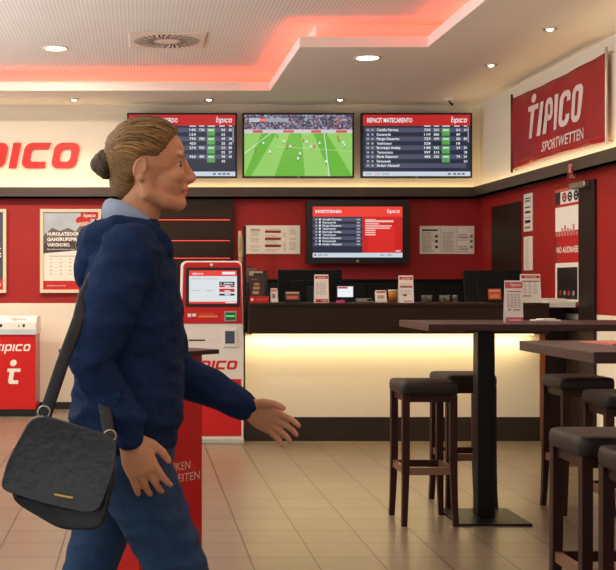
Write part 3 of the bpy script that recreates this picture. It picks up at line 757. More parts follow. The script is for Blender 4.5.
ban_white = M('banner_white', (226, 206, 200), 0.6, var=0.03)
def condensed():
    vs = []; fs = []; x = 0
    for ch in 'TIPICO':
        V, Fc, W_ = letter(ch, s=0.2, w=0.58, t=0.16, r=0.24); o_ = len(vs)
        vs += [(x + q[0] + 0.16 * q[1], q[1], q[2] if len(q) > 2 else 0) for q in V]; fs += [tuple(i + o_ for i in f) for f in Fc]; x += W_ + 0.1
    return vs, fs
on_banner(condensed(), 0.48, 0.22, 0.285, 1.31, ban_white, 'lettering')
on_banner(text_geo('SPORTWETTEN', 0.02, 0.15), 0.82, 0.072, 0.088, 0.97, ban_white, 'lettering')
mb = MB()
for (ya, yb_, za, zb_) in ((hw - 0.03, -hw + 0.06, HH - 0.05, HH - 0.046), (hw - 0.03, -hw + 0.06, 0.045, 0.049)): 
    vs = []; n = 30
    for i in range(n + 1):
        f = 0.015 + 0.955 * i / n
        for z in (za, zb_): vs.append((bx(f, z / HH) - 0.004, hw - f * 2 * hw, z))
    mb.add(vs, [(2 * i, 2 * i + 2, 2 * i + 3, 2 * i + 1) for i in range(n)], M('stitch_line', (150, 90, 84), 0.7))
mb.build('stitching', t, fix=False)
for y, nm in ((hw + 0.01, 'pole'), (-hw - 0.02, 'pole')):
    mb = MB(); mb.sweep([(-0.05, y, -0.02), (-0.05, y, HH + 0.03)], [0.011, 0.011], brushed if y < 0 else M('pole_dark', (60, 24, 24), 0.4, 0.3), 10, (1, 0, 0)); 
    for z in (0.0, HH): mb.sweep([(-0.05, y, z), (0, y, z)], [0.007, 0.007], brushed, 8, (0, 0, 1))
    mb.build(nm, t)

# ------------------------------------------------------------------ service counter
CX0, CX1 = 0.87, 3.25
t = thing('service_counter', 'long dark wood service counter with glowing white front', 'counter', (0, 9.65, 0))
mb = MB(); mb.box(CX0, CX1, -0.30, -0.28, 0.887, 1.108, dark_wood_h); mb.box(CX0, CX0 + 0.02, -0.28, 0.3, 0.887, 1.108, dark_wood_h); mb.box(CX0, CX1, -0.28, 0.3, 0.887, 0.905, dark_wood_h); mb.build('fascia', t)
mb = MB(); mb.box(CX0, CX1, -0.31, 0.32, 1.108, 1.133, dark_wood_h); mb.build('countertop', t, bevel=0.003)
mb = MB(); mb.box(CX0, 3.275, 0.0, 0.03, 0.196, 0.887, M('counter_white', (236, 226, 204), 0.45, var=0.01)); mb.build('front_panel', t)
mb = MB(); mb.box(CX0, 3.275, -0.012, 0.03, 0.0, 0.196, skirt_dark); mb.build('plinth', t)
mb = MB(); mb.box(3.315, 3.478, -0.035, 0.03, 0.0, 1.085, dark_wood); mb.build('end_panel', t)
mb = MB(); mb.box(3.275, 3.315, -0.014, 0.03, 0.0, 0.887, M('lit_edge_wood', (150, 84, 40), 0.4, var=0.2, scale=8, stretch=(8, 8, 1))); mb.build('lit_panel_edge', t)  # amber colour paints the light strip's glow on the wooden panel edge
mb = MB(); mb.box(CX0 + 0.05, 3.2, -0.085, -0.06, 0.872, 0.886, led_warm); mb.build('light_strip', t)
mb = MB(); mb.box(CX0 + 0.03, CX1, 0.0, 0.32, 0.0, 0.02, dark_wood); mb.box(CX0, CX0 + 0.02, 0.03, 0.3, 0.0, 0.887, dark_wood); mb.build('side_panel', t)
mb = MB(); mb.box(CX0 + 0.05, CX1, 0.33, 0.95, 0.77, 0.80, dark_wood_h); mb.box(CX0 + 0.05, CX0 + 0.08, 0.33, 0.95, 0, 0.77, dark_wood); mb.box(CX1 - 0.03, CX1, 0.33, 0.95, 0, 0.77, dark_wood); mb.build('staff_worktop', t)
area('counter_glow', (2.03, 9.578, 0.868), (0, 0, 0), 2.3, 0.03, 9.0, (1.0, 0.80, 0.42))
# black back cabinet
t = thing('back_cabinet', 'low black cabinet along the wall behind the counter', 'cabinet', (2.3, YB, 0))
mb = MB(); mb.box(-1.2, 1.1, -0.42, -0.0005, 0.0, 1.31, M('cabinet_black', (10, 12, 12), 0.55, spec=0.25)); mb.build('body', t, bevel=0.004)
mb = MB(); mb.box(-1.21, 1.11, -0.44, -0.0005, 1.31, 1.33, M('cabinet_black', (10, 12, 12), 0.55, spec=0.25)); mb.build('top', t, bevel=0.003)
for i in range(4):
    mb = MB(); x = -1.19 + i * 0.575; mb.box(x, x + 0.565, -0.44, -0.421, 0.06, 1.29, M('cabinet_door_black', (12, 14, 14), 0.5, spec=0.25)); dd = mb.build('door', t, bevel=0.003)
    mb = MB(); mb.box(x + 0.50, x + 0.52, -0.46, -0.441, 0.6, 0.75, brushed); mb.build('handle', dd)

# staff monitors seen from behind
def monitor(px0, px1, ptop, label, d, rz, tilt):
    a = at(px0, ptop, d); b = at(px1, ptop, d); W = b.x - a.x; H = 0.36
    t = thing('staff_monitor', label, 'monitor', ((a.x + b.x) / 2, d, 0.80), rz, 'staff monitors behind the counter')
    X = Matrix.Translation((0, 0, a.z - 0.80)) @ Matrix.Rotation(tilt, 4, 'X')
    scr = M('monitor_back', (7, 12, 12), 0.55, spec=0.2)
    m_ = MB(); m_.box(-W / 2, W / 2, 0, 0.035, -H, 0, scr, X); m_.box(-W * 0.3, W * 0.3, -0.025, 0, -H * 0.8, -H * 0.25, scr, X); m_.build('housing', t, bevel=0.008)
    m_ = MB(); m_.box(-W / 2 + 0.015, W / 2 - 0.015, 0.0352, 0.036, -H + 0.015, -0.015, M('monitor_face', (28, 36, 52), 0.2), X); m_.build('screen', t)
    m_ = MB(); m_.box(-0.03, 0.03, -0.03, -0.005, 0.012, a.z - 0.80 - H * 0.4, black_plastic); m_.build('stand', t, bevel=0.004)
    m_ = MB(); m_.lathe([(0.11, 0.0), (0.11, 0.008), (0.03, 0.014)], black_plastic, n=24); m_.build('base', t)
monitor(278, 342, 269.5, 'wide black staff monitor seen from behind, under the notice with red bars', 10.25, 0.0, 0.0)
monitor(463, 521, 270, 'wide black staff monitor seen from behind, before the wall corner and brown door', 10.25, 0.0, -0.22)

# ------------------------------------------------------------------ things on the counter
ZT = 1.133
def tent(px0, px1, ptop, d, zbase, label, style, depth=0.07):
    a = at(px0, ptop, d); b = at(px1, ptop, d); W = b.x - a.x; H = a.z - zbase
    t = thing('table_tent_card', label, 'card', ((a.x + b.x) / 2, d, zbase), 0, 'upright info cards')
    m_ = MB()
    m_.prism([(0, 0), (0.004, 0), (depth / 2 + 0.002, H - 0.004), (depth - 0.004, 0), (depth, 0), (depth / 2 + 0.002, H), (depth / 2 - 0.002, H)], 'x', -W / 2, W / 2, white_print); m_.build('card', t)
    s = Vector((0, depth / 2 - 0.002, H)).normalized(); n = Vector((0, -s.z, s.y))
    fr = F((-W / 2, -0.0006, 0), (W, 0, 0), s * H, n); m_ = MB(); rnd = random.Random(px0)
    if style == 'pink':
        rc = M('tent_pink', (212, 96, 96), 0.6, var=0.12, scale=30); rect(m_, fr, 0, 1, 0.82, 0.97, rc, 0.0006); rect(m_, fr, 0, 1, 0.0, 0.12, rc, 0.0006)
        put(m_, logo_t, fr, 0.9, 0.87, 0.05, white_print, 0.0012, width=0.6, align='R'); txt(m_, 'wettenmi', fr, 0.5, 0.04, 0.05, white_print, 0.0012, width=0.75, align='C', bold=0.03)
        rect(m_, fr, 0.1, 0.92, 0.73, 0.75, red_print, 0.001)
        for i in range(9):
            for q in (0.1, 0.3, 0.5, 0.7): rect(m_, fr, q, q + 0.15, 0.36 + i * 0.038, 0.372 + i * 0.038, grey_print, 0.001)
        for q, ww in ((0.12, 0.18), (0.45, 0.38)): rect(m_, fr, q, q + ww, 0.29, 0.31, dark_print, 0.001)
    else:
        rect(m_, fr, 0.05, 0.95, 0.86, 0.96, red_print, 0.0006); txt(m_, 'ARNONEN', fr, 0.5, 0.885, 0.045, white_print, 0.0012, width=0.6, align='C', bold=0.03)
        if style == 'two': rect(m_, fr, 0.05, 0.95, 0.02, 0.13, red_print, 0.0006); txt(m_, 'TIPS', fr, 0.88, 0.05, 0.05, white_print, 0.0012, width=0.45, align='R', bold=0.03)
        elif style == 'bar': rect(m_, fr, 0.08, 0.92, 0.56, 0.63, red_print, 0.0006); rect(m_, fr, 0.28, 0.52, 0.25, 0.31, dark_print, 0.001); rect(m_, fr, 0.3, 0.95, 0.04, 0.08, M('pinkish_print', (206, 130, 120), 0.6), 0.001)
        elif style == 'wide': rect(m_, fr, 0.05, 0.95, 0.74, 0.77, dark_print, 0.001); rect(m_, fr, 0.08, 0.5, 0.22, 0.25, dark_print, 0.001)
        for i in range(9):
            if style == 'bar' and i in (4, 5): continue
            for q in (0.1, 0.36, 0.62): rect(m_, fr, q, q + rnd.uniform(0.15, 0.24), 0.3 + i * 0.05, 0.315 + i * 0.05, M('pale_print', (176, 166, 154), 0.7), 0.0009)
    m_.build('print', t, fix=False)
tent(315, 329, 274.5, 9.50, ZT, 'cream card with red top and bottom bars, before the dark monitor', 'two')
tent(399.5, 414, 275.5, 9.48, ZT, 'white card with a red middle bar beside the orange brown cup', 'bar')
tent(521.5, 541.5, 274, 9.55, ZT, 'wide cream card at the counter end below the lower notice', 'wide')
# brochure rack
a = at(247.5, 302, 9.55); t = thing('brochure_rack', 'black brochure rack with red front and leaflets, beside the kiosk', 'brochure rack', (a.x, 9.50, ZT)); W = at(270, 0, 9.5).x - a.x
mb = MB(); mb.box(0, W, 0.0, 0.16, 0, 0.004, black_plastic); mb.box(0, 0.004, 0.0, 0.16, 0, 0.16, black_plastic); mb.box(W - 0.012, W - 0.008, 0.0, 0.16, 0, 0.16, black_plastic); mb.box(0, W - 0.01, 0.155, 0.16, 0, 0.26, black_plastic); mb.box(0, W - 0.01, 0.08, 0.083, 0, 0.12, black_plastic); mb.build('rack', t)
mb = MB(); mb.box(0.01, W - 0.01, -0.004, 0.0, 0, 0.052, red_gloss); fr = F((0.01, -0.0045, 0), (W - 0.02, 0, 0), (0, 0, 0.052), (0, -1, 0)); txt(mb, 'Ta Rioonen', fr, 0.95, 0.4, 0.28, M('gold_print', (220, 160, 60), 0.5), 0.0006, width=0.6, align='R'); rect(mb, fr, 0.08, 0.2, 0.3, 0.7, white_print, 0.0006); mb.build('front_lip', t)
leaf_cols = [(60, 44, 38), (46, 36, 34), (196, 180, 150), (120, 96, 76), (70, 60, 52)]
for i, (x0, x1, y, h, dk) in enumerate(((0.012, 0.135, 0.012, 0.215, 0), (0.05, 0.165, 0.06, 0.235, 1), (0.02, 0.13, 0.09, 0.25, 2), (0.0, 0.08, 0.13, 0.275, 3), (0.005, 0.05, 0.145, 0.295, 4))):
    lf = thing('leaflet', ('front leaflet with gold print standing in the brochure rack', 'dark leaflet second from the front in the brochure rack', 'cream leaflet third from the front in the brochure rack', 'tan leaflet fourth from the front in the brochure rack', 'rearmost and tallest leaflet in the brochure rack')[i], 'leaflet', (a.x, 9.50, ZT + 0.0045), 0, 'leaflets in the brochure rack')
    X = Matrix.Translation((0, y, 0)) @ Matrix.Rotation(-0.05, 4, 'X')
    mb = MB(); mb.box(x0, x1, 0, 0.006, 0, h, M('leaflet_%d' % i, leaf_cols[i], 0.4, var=0.25, scale=40), X); mb.build('sheet', lf)
    if i == 0:
        fr = F(X @ Vector((x0, -0.0006, 0)), (x1 - x0, 0, 0), X.to_3x3() @ Vector((0, 0, h)), (0, -1, 0)); mb = MB(); gp = M('gold_print2', (190, 140, 96), 0.5, var=0.2, scale=30)
        txt(mb, 'Sport', fr, 0.1, 0.84, 0.06, gp, 0.0006, width=0.5); rect(mb, fr, 0.2, 0.62, 0.3, 0.42, gp, 0.0006); rect(mb, fr, 0.25, 0.68, 0.48, 0.58, gp, 0.0006); rect(mb, fr, 0.3, 0.66, 0.63, 0.72, gp, 0.0006); mb.build('print', lf, fix=False)
def leaflet_stand(px0, px1, ptop, d, label, mats, lean=0.25):
    a = at(px0, ptop, d); W = at(px1, 0, d).x - a.x; H = a.z - ZT
    t = thing('leaflet_stand', label, 'leaflet stand', (a.x, d, ZT), 0)
    X = Matrix.Rotation(-lean, 4, 'X')
    m_ = MB(); m_.box(0, W, 0.0, 0.07, 0, 0.004, mats[0]); m_.box(0, W, 0.002, 0.005, 0.004, H * 0.9, mats[0], X); m_.box(0, W, -0.012, -0.009, 0.0, H * 0.25, mats[0]); m_.box(0, W, -0.012, 0.0, 0.0, 0.004, mats[0]); m_.build('stand', t)
    m_ = MB(); m_.box(0.004, W - 0.004, -0.006, 0.0015, 0.005, H, mats[1], X); m_.box(0.01, W - 0.01, -0.0068, -0.0062, H * 0.78, H * 0.92, mats[2], X); m_.box(0.015, W - 0.02, -0.0068, -0.0062, H * 0.3, H * 0.6, mats[3], X); m_.build('leaflets', t)
    return t
leaflet_stand(270.5, 278, 288, 9.52, 'small white leaflet stand beside the black brochure rack', (white_gloss, paper, M('pale_red_print', (196, 120, 100), 0.6), grey_print))
leaflet_stand(285, 300.5, 291, 9.50, 'small leaflet stand with orange and dark cards before the dark monitor', (black_plastic, M('card_dark', (64, 44, 44), 0.5), M('card_pink', (206, 150, 140), 0.6), M('card_orange', (190, 90, 50), 0.6, var=0.3, scale=60)))
leaflet_stand(488.5, 502, 288.5, 9.50, 'small leaflet stand with an orange card before the monitor by the corner', (black_plastic, M('card_redorange', (196, 76, 42), 0.5), M('card_pink', (206, 150, 140), 0.6), M('card_orange2', (224, 130, 70), 0.6, var=0.3, scale=60)))
leaflet_stand(375.5, 387, 290, 9.50, 'small cream leaflet stand with red heading beside the orange brown cup', (paper, paper, M('card_rust', (180, 76, 56), 0.6), M('pale_print', (176, 166, 154), 0.7)))
# payment terminal
a = at(337, 297, 9.55); b = at(353.5, 286.5, 9.55); W = b.x - a.x
t = thing('payment_terminal', 'small payment terminal with a bright white screen on the counter', 'payment terminal', (a.x + W / 2, 9.55, ZT))
mb = MB(); mb.box(-W / 2, W / 2, 0, 0.02, a.z - ZT - 0.006, b.z - ZT + 0.006, black_plastic); mb.build('housing', t, bevel=0.003)
mb = MB(); fr = F((-W / 2 + 0.004, -0.0006, a.z - ZT), (W - 0.008, 0, 0), (0, 0, b.z - a.z), (0, -1, 0)); rect(mb, fr, 0, 1, 0, 1, SCR('terminal_white', (236, 240, 246), 1.0), 0); rect(mb, fr, 0.03, 0.65, 0.8, 0.96, scr_red, 0.0006); rect(mb, fr, 0.06, 0.9, 0.5, 0.53, scr_pale, 0.0006); mb.build('screen', t, fix=False)
mb = MB(); mb.box(-0.02, 0.02, 0.005, 0.04, 0.006, a.z - ZT, black_plastic); mb.box(-0.05, 0.05, -0.02, 0.07, 0, 0.007, black_plastic); mb.build('stand', t)
mb = MB(); a2 = at(336.5, 302, 9.45); mb.box(0, 0.06, 0, 0.05, 0, 0.022, M('magenta_card', (206, 60, 120), 0.5)); o = mb.build('sticky_note_pad'); o.location = (a2.x, 9.42, ZT); tag(o, 'small magenta note pad in front of the payment terminal', 'note pad')
# keyboard-like wedge
a = at(356.5, 302, 9.52); mb = MB(); mb.prism([(0, 0), (0.13, 0), (0.13, 0.03), (0.1, 0.036), (0, 0.012)], 'x', 0, 0.125, M('grey_plastic', (96, 94, 90), 0.5)); t = thing('card_reader', 'low grey wedge shaped card reader beside the payment terminal', 'card reader', (a.x, 9.45, ZT)); mb.build('body', t, bevel=0.003)
mb = MB(); mb.box(0.08, 0.115, 0.01, 0.06, 0.014, 0.03, black_plastic); mb.build('keypad', t)
# cup
p = at(393.5, 302, 9.62); t = thing('paper_cup', 'orange brown paper cup on the counter', 'cup', (p.x, 9.62, ZT))
cupm = M('cup_brown', (176, 104, 34), 0.5, var=0.12, scale=20); hh = at(0, 290, 9.55).z - ZT
mb = MB(); mb.lathe([(0.0, 0.0), (0.036, 0.0), (0.044, hh), (0.040, hh), (0.033, 0.006), (0.0, 0.006)], cupm, n=28, cap=False); mb.build('body', t)
mb = MB(); mb.lathe([(0.0405, hh - 0.012), (0.0455, hh - 0.012), (0.0455, hh + 0.002), (0.0405, hh + 0.002), (0.0405, hh - 0.012)], M('cup_cream', (206, 186, 150), 0.5), n=28, cap=False); mb.build('rim', t)
# glasses
glass = M('clear_glass', (225, 225, 220), 0.05, var=0)
glass.node_tree.nodes['Principled BSDF'].inputs['Transmission Weight'].default_value = 0.9
lab = ['small clear glass near the red barred card', 'small clear glass second in the row before the corner monitor', 'small clear glass in the middle of the row before the corner monitor', 'small clear glass fourth in the row, taller than its neighbours', 'small clear glass at the end of the row, next to the monitor']
g0 = None
for i, (px, pt) in enumerate(((424, 297), (430, 296), (442, 294), (448.5, 293), (455, 296))):
    p = at(px, pt, 9.6)
    if g0 is None:
        g0 = thing('drinking_glass', lab[0], 'glass', (p.x, 9.6, ZT), 0, 'small glasses on the counter')
        mb = MB(); mb.lathe([(0.0, 0.0), (0.019, 0.0), (0.023, 0.06), (0.021, 0.06), (0.017, 0.006), (0.0, 0.006)], glass, n=20, cap=False); mb.build('bowl', g0)
    else: copy_tree(g0, (p.x, 9.6 + 0.03 * (i % 2), ZT), None, lab[i])

# ------------------------------------------------------------------ betting kiosk
kx0, kx1 = at(180.5, 0, 9.5).x, at(243.5, 0, 9.5).x
KW = kx1 - kx0; KH = 1.47
t = thing('betting_kiosk', 'red and white self service betting kiosk left of the counter', 'kiosk', ((kx0 + kx1) / 2, 9.5, 0))
def kz(py): return 1.3 + (282 - py) * 9.5 / FP
def rr2(x0, x1, z0, z1, r): return rrloop(x0, x1, z0, z1, r, 6)
hw_ = KW / 2
top_loop = [(hw_, 0.0)] + [(hw_ - 0.0 - (hw_ * 0) , 0)][:0] 
outl = []
for i in range(9): a = math.radians(90 * i / 8); outl.append((hw_ - 0.012 - 0.04 + 0.04 * math.cos(a), KH - 0.04 + 0.04 * math.sin(a)))
for i in range(9): a = math.radians(90 + 90 * i / 8); outl.append((-hw_ + 0.012 + 0.04 + 0.04 * math.cos(a), KH - 0.04 + 0.04 * math.sin(a)))
outl += [(-hw_, 0.9), (-hw_, 0.03), (hw_, 0.03), (hw_, 0.9)]
mb = MB(); mb.prism(outl, 'y', 0.0, 0.30, white_gloss); mb.build('body', t, bevel=0.006)
mb = MB(); mb.box(-hw_ - 0.004, hw_ + 0.004, -0.015, 0.31, 0.0, 0.03, M('kiosk_base', (196, 190, 180), 0.4)); mb.build('base', t, bevel=0.003)
zr = kz(323.5)
o2 = [(x * 0.955 + 0.0, z - 0.012 if z > 1.2 else z) for x, z in outl if z > 0.95]
o2 += [(-hw_ * 0.965, zr), (hw_ * 0.965, zr)]
mb = MB(); mb.prism(o2, 'y', -0.008, 0.002, red_gloss); mb.build('upper_panel', t, bevel=0.002)
mb = MB(); mb.box(-hw_ + 0.018, hw_ - 0.018, -0.006, 0.002, kz(436), kz(379), red_gloss); mb.build('door', t, bevel=0.002)
sx0, sx1 = at(185.5, 0, 9.5).x - (kx0 + kx1) / 2, at(239.5, 0, 9.5).x - (kx0 + kx1) / 2
mb = MB(); mb.box(sx0, sx1, -0.022, -0.008, kz(306.5), kz(267.5), M('kiosk_bezel', (44, 20, 18), 0.4)); sb = mb.build('screen_bezel', t, bevel=0.006)
fr = F((sx0 + 0.028, -0.0225, kz(303.5)), (sx1 - sx0 - 0.05, 0, 0), (0, 0, kz(270.5) - kz(303.5)), (0, -1, 0)); mb = MB()
rect(mb, fr, 0, 1, 0, 1, SCR('kiosk_white', (222, 228, 230), 0.95), 0.0); rect(mb, fr, 0, 1, 0.83, 1, scr_hot, 0.0006); rect(mb, fr, 0, 1, 0, 0.06, scr_hot, 0.0006)
txt(mb, 'tipico', fr, 0.06, 0.88, 0.06, scr_white, 0.0012, width=0.24, bold=0.03); rect(mb, fr, 0.69, 0.96, 0.88, 0.96, scr_white, 0.0012); rect(mb, fr, 0.76, 0.99, 0.015, 0.045, scr_white, 0.0012)
rect(mb, fr, 0.63, 0.95, 0.56, 0.66, scr_navy, 0.0008); txt(mb, '1 2004', fr, 0.66, 0.585, 0.05, scr_white, 0.0014, width=0.25, bold=0.04)
for y in (0.49, 0.35, 0.24): rect(mb, fr, 0.63, 0.95, y - 0.0, y + (0.06 if y != 0.35 else 0.10), scr_red if y > 0.3 else scr_navy, 0.0008); rect(mb, fr, 0.74, 0.86, y + 0.015, y + 0.045, scr_white, 0.0014)
for q0, q1, y in ((0.04, 0.25, 0.74), (0.3, 0.6, 0.74), (0.04, 0.24, 0.38), (0.34, 0.5, 0.38)): rect(mb, fr, q0, q1, y, y + 0.015, scr_soft, 0.001)
mb.build('screen', t, fix=False)
mb = MB(); mb.lathe([(0.0, 0.004), (0.011, 0.004), (0.012, 0.0)], white_gloss, c=(-0.005, -0.008, kz(265)), n=20, axis='Y', cap=False); mb.build('camera_lens', t)
# printed text, scanner, slots
fr = F((-hw_, -0.0085, 0), (1, 0, 0), (0, 0, 1), (0, -1, 0)); mb = MB(); amber = M('amber_print', (236, 140, 70), 0.5)
def kx(px): return at(px, 0, 9.5).x - kx0
rect(mb, fr, kx(187.5), kx(191), kz(317), kz(313.5), white_print); rect(mb, fr, kx(192), kx(196), kz(316.5), kz(313.5), white_print)
txt(mb, 'SCANNEN SIE IHREN', fr, kx(197), kz(314.5), 0.012, amber, 0.001, width=0.135); rect(mb, fr, kx(198.5), kx(217.5), kz(317.3), kz(315.5), amber); mb.build('instructions', t, fix=False)
def kcx(px): return at(px, 0, 9.5).x - (kx0 + kx1) / 2
mb = MB(); mb.box(kcx(224), kcx(236.5), -0.016, -0.006, kz(321.5), kz(311), brushed); sc_ = mb.build('scanner', t, bevel=0.003)
mb = MB(); mb.box(kcx(225.5), kcx(235), -0.0175, -0.016, kz(320), kz(312.5), M('scanner_glass', (60, 80, 60), 0.2)); mb.box(kcx(226), kcx(234.5), -0.0185, -0.0175, kz(316.8), kz(315.2), led_green); mb.build('scanner_window', sc_)
mb = MB(); mb.box(kcx(223), kcx(237), -0.012, 0.001, kz(347), kz(329), white_gloss); cd = mb.build('card_slot', t, bevel=0.003)
mb = MB(); mb.box(kcx(225), kcx(234.5), -0.0145, -0.012, kz(343.5), kz(331), M('slot_blue', (70, 86, 104), 0.25)); mb.build('slot_window', cd)
mb = MB(); mb.box(kcx(189), kcx(205), -0.004, 0.001, kz(340.8), kz(339.5), black_plastic); mb.build('paper_slot', t)
fr = F((0, -0.0004, 0), (1, 0, 0), (0, 0, 1), (0, -1, 0)); mb = MB(); put(mb, logo_geo('tipico', gap=0.15, shear=0.2, s=0.3, w=1.1, t=0.25, r=0.28), fr, kcx(237.5), kz(369.5), 9.0 * 9.5 / FP, wall_red, 0.001, align='R'); mb.build('lettering', t, fix=False)

# ------------------------------------------------------------------ red terminal at the picture's left edge
tx1 = at(35.5, 0, 11.4).x; TW = 0.44
t = thing('ticket_terminal', 'low red terminal with white top and white lettering, against the white wall', 'terminal', (tx1 - TW / 2, 11.4, 0))
def tz_(py): return 1.3 + (282 - py) * 11.4 / FP
mb = MB(); mb.box(-TW / 2, TW / 2, 0.0, 0.5, tz_(409.5), tz_(334.5), red_gloss); mb.build('body', t, bevel=0.004)
mb = MB(); mb.box(-TW / 2, TW / 2, 0.01, 0.5, 0, tz_(409.5), black_plastic); mb.build('plinth', t)
mb = MB(); mb.prism([(-0.012, tz_(334.5)), (-0.012, tz_(322)), (0.12, tz_(316.5)), (0.5, tz_(316.5)), (0.5, tz_(334.5))], 'x', -TW / 2 - 0.008, TW / 2 + 0.008, white_gloss); mb.build('top_box', t, bevel=0.004)
fr = F((-TW / 2, -0.0125, tz_(334.5)), (TW, 0, 0), (0, 0, tz_(316) - tz_(334.5)), (0, -1, 0)); mb = MB()
rect(mb, fr, 0.0, 1.0, 0.0, 0.28, M('pale_blue_band', (196, 206, 210), 0.4), 0.0006); 
for q in (0.22, 0.72): rect(mb, fr, q, q + 0.05, 0.4, 0.56, black_plastic, 0.001)
rect(mb, fr, 0.62, 0.65, 0.4, 0.52, grey_print, 0.001); mb.build('controls', t, fix=False)
s = Vector((0, 0.132, tz_(316.5) - tz_(322))).normalized(); mb = MB(); fr = F((-TW / 2, -0.012, tz_(322)), (TW, 0, 0), s * 0.14, Vector((0, -s.z, s.y))); txt(mb, 'tipico', fr, 0.62, 0.3, 0.5, M('salmon_print', (216, 120, 104), 0.5), 0.0008, width=0.34, align='C', bold=0.03); mb.build('top_lettering', t, fix=False)
fr = F((0, -0.0006, 0), (1, 0, 0), (0, 0, 1), (0, -1, 0)); mb = MB()
def txx(px): return at(px, 0, 11.4).x - (tx1 - TW / 2)
put(mb, logo_t, fr, txx(30.5), tz_(351), 6.8 * 11.4 / FP, white_print, 0.001, width=0.33, align='R'); mb.build('lettering', t, fix=False)
mb = MB(); V, Fc, W_ = letter('t', s=0.30, t=0.24, r=0.2); put(mb, ([(q[0] + 0.16 * q[1], q[1], q[2] if len(q) > 2 else 0) for q in V], Fc), fr, txx(14), tz_(384), 15.5 * 11.4 / FP, white_print, 0.001, align='C'); mb.build('emblem', t, fix=False)

# ------------------------------------------------------------------ high tables
def high_table(name_label, cx, cy, hw, hd, poles):
    t = thing('high_table', name_label, 'table', (cx, cy, 0), 0, 'dark high bar tables')
    m_ = MB(); m_.box(-hw, hw, -hd, hd, 1.043, 1.08, wenge); m_.build('tabletop', t, bevel=0.003)
    for x in poles:
        m_ = MB(); m_.box(x - 0.195, x + 0.195, -0.22, 0.22, 0.0, 0.012, black_steel); m_.build('base_plate', t, bevel=0.002)
        m_ = MB(); m_.box(x - 0.047, x + 0.047, -0.047, 0.047, 0.012, 1.03, black_steel); m_.build('pole', t, bevel=0.003)
        m_ = MB(); m_.box(x - 0.16, x + 0.16, -0.16, 0.16, 1.03, 1.043, black_steel); m_.build('mounting_plate', t)
    return t
high_table('long dark wood high table with a black pole, before the counter', 2.36, 6.5, 0.85, 0.35, (-0.46, 0.475))
high_table('dark wood high table closest to the camera, cut by the picture edge', 2.2, 4.075, 0.77, 0.365, (0.0,))
tent(506, 523.5, 280.5, 6.42, 1.08, 'narrow white and pink card standing on the long high table', 'pink', 0.05)
mb = MB(); mb.box(-0.07, 0.07, -0.05, 0.05, 0, 0.008, paper); mb.box(-0.04, 0.05, -0.03, 0.03, 0.008, 0.014, paper, Matrix.Rotation(0.4, 4, 'Z'))
p = at(549, 319, 6.6); o = mb.build('betting_slips'); o.location = (p.x, 6.66, 1.08); tag(o, 'loose white paper slips lying on the long high table', 'paper')
mb = MB(); mb.box(-0.06, 0.06, -0.1, 0.1, 0, 0.006, M('reflection_salmon', (220, 130, 110), 0.6)); o = mb.build('painted_reflection'); o.location = (1.68, 4.2, 1.08); o.rotation_euler = (0, 0, 0.2); tag(o, 'salmon sheet painting a red reflection on the high table closest to the camera', 'leaflet')  # thin slab added to paint a red reflection on the tabletop

# ------------------------------------------------------------------ bar stools
kick = M('kick_metal', (150, 116, 92), 0.4, 0.7, var=0.06, scale=40)
def make_stool(label):
    t = thing('bar_stool', label, 'stool', (0, 0, 0), 0, 'dark bar stools with brown leather seats')
    hw, hd = 0.163, 0.172
    # padded seat with rounded edges and a slight crown
    m_ = MB(); rings = []
    for z, k, r in ((0.7000, 0.965, 0.03), (0.7040, 0.985, 0.034), (0.7160, 1.0, 0.036), (0.7400, 1.0, 0.036), (0.7540, 0.985, 0.036), (0.7620, 0.955, 0.035), (0.7660, 0.88, 0.03), (0.7685, 0.6, 0.02), (0.7690, 0.2, 0.01)):
        rings.append([(a, b, z) for a, b in rrloop(-hw * k, hw * k, -hd * k, hd * k, r, 5)])
    m_.loft(rings, leather); m_.build('seat', t)
    m_ = MB(); 
    for q in ((-0.14, 0.14, -0.148, -0.13), (-0.14, 0.14, 0.13, 0.148), (-0.139, -0.121, -0.13, 0.13), (0.121, 0.139, -0.13, 0.13)): m_.box(*q, 0.66, 0.7, stool_wood)
    m_.build('apron', t, bevel=0.002)
    for sx in (-1, 1):
        for sy in (-1, 1):
            m_ = MB(); rings = []
            for z, s, o in ((0.0, 0.0155, 0.012), (0.1, 0.0165, 0.007), (0.22, 0.0185, 0.003), (0.36, 0.0205, 0.0), (0.70, 0.0205, 0.0)):
                cx, cy = sx * (0.1345 + o), sy * (0.1425 + o)
                rings.append([(cx - s, cy - s, z), (cx + s, cy - s, z), (cx + s, cy + s, z), (cx - s, cy + s, z)])
            m_.loft(rings, stool_wood, smooth=False); m_.build('leg', t, bevel=0.003)
    for q in ((-0.115, 0.115, -0.153, -0.135), (-0.115, 0.115, 0.135, 0.153), (-0.144, -0.126, -0.122, 0.122), (0.126, 0.144, -0.122, 0.122)):
        m_ = MB(); m_.box(*q, 0.272, 0.31, stool_wood); rl = m_.build('footrest', t, bevel=0.002)
        if q[3] > 0.15: continue
        m_ = MB(); m_.box(q[0] - 0.003, q[1] + 0.003, q[2] - 0.003, q[3] + 0.003, 0.274, 0.313, kick); m_.build('kick_plate', rl, bevel=0.001)
    return t
st0 = make_stool('brown leather bar stool tucked to the near left corner of the long table')
st0.location = (1.547, 6.43, 0); st0.scale = (0.94, 1, 1); st0['label'] = 'whole bar stool standing clear, beside the black table pole'
for x, y, rz, lb in ((1.90, 6.93, 0.06, 'bar stool half hidden behind the black table pole'),
                     (2.495, 6.72, 0.03, 'bar stool nearest the counter end, behind two other stools'),
                     (2.36, 5.74, -0.03, 'bar stool in the middle of the stools by the picture edge, under the nearest tabletop'),
                     (1.662, 4.20, 0.0, 'large bar stool at the bottom corner with its metal kick plate at the picture edge'),
                     (1.656, 3.72, 0.0, 'bar stool closest to the camera, mostly cut off by the picture edge')):
    copy_tree(st0, (x, y, 0), rz, lb)

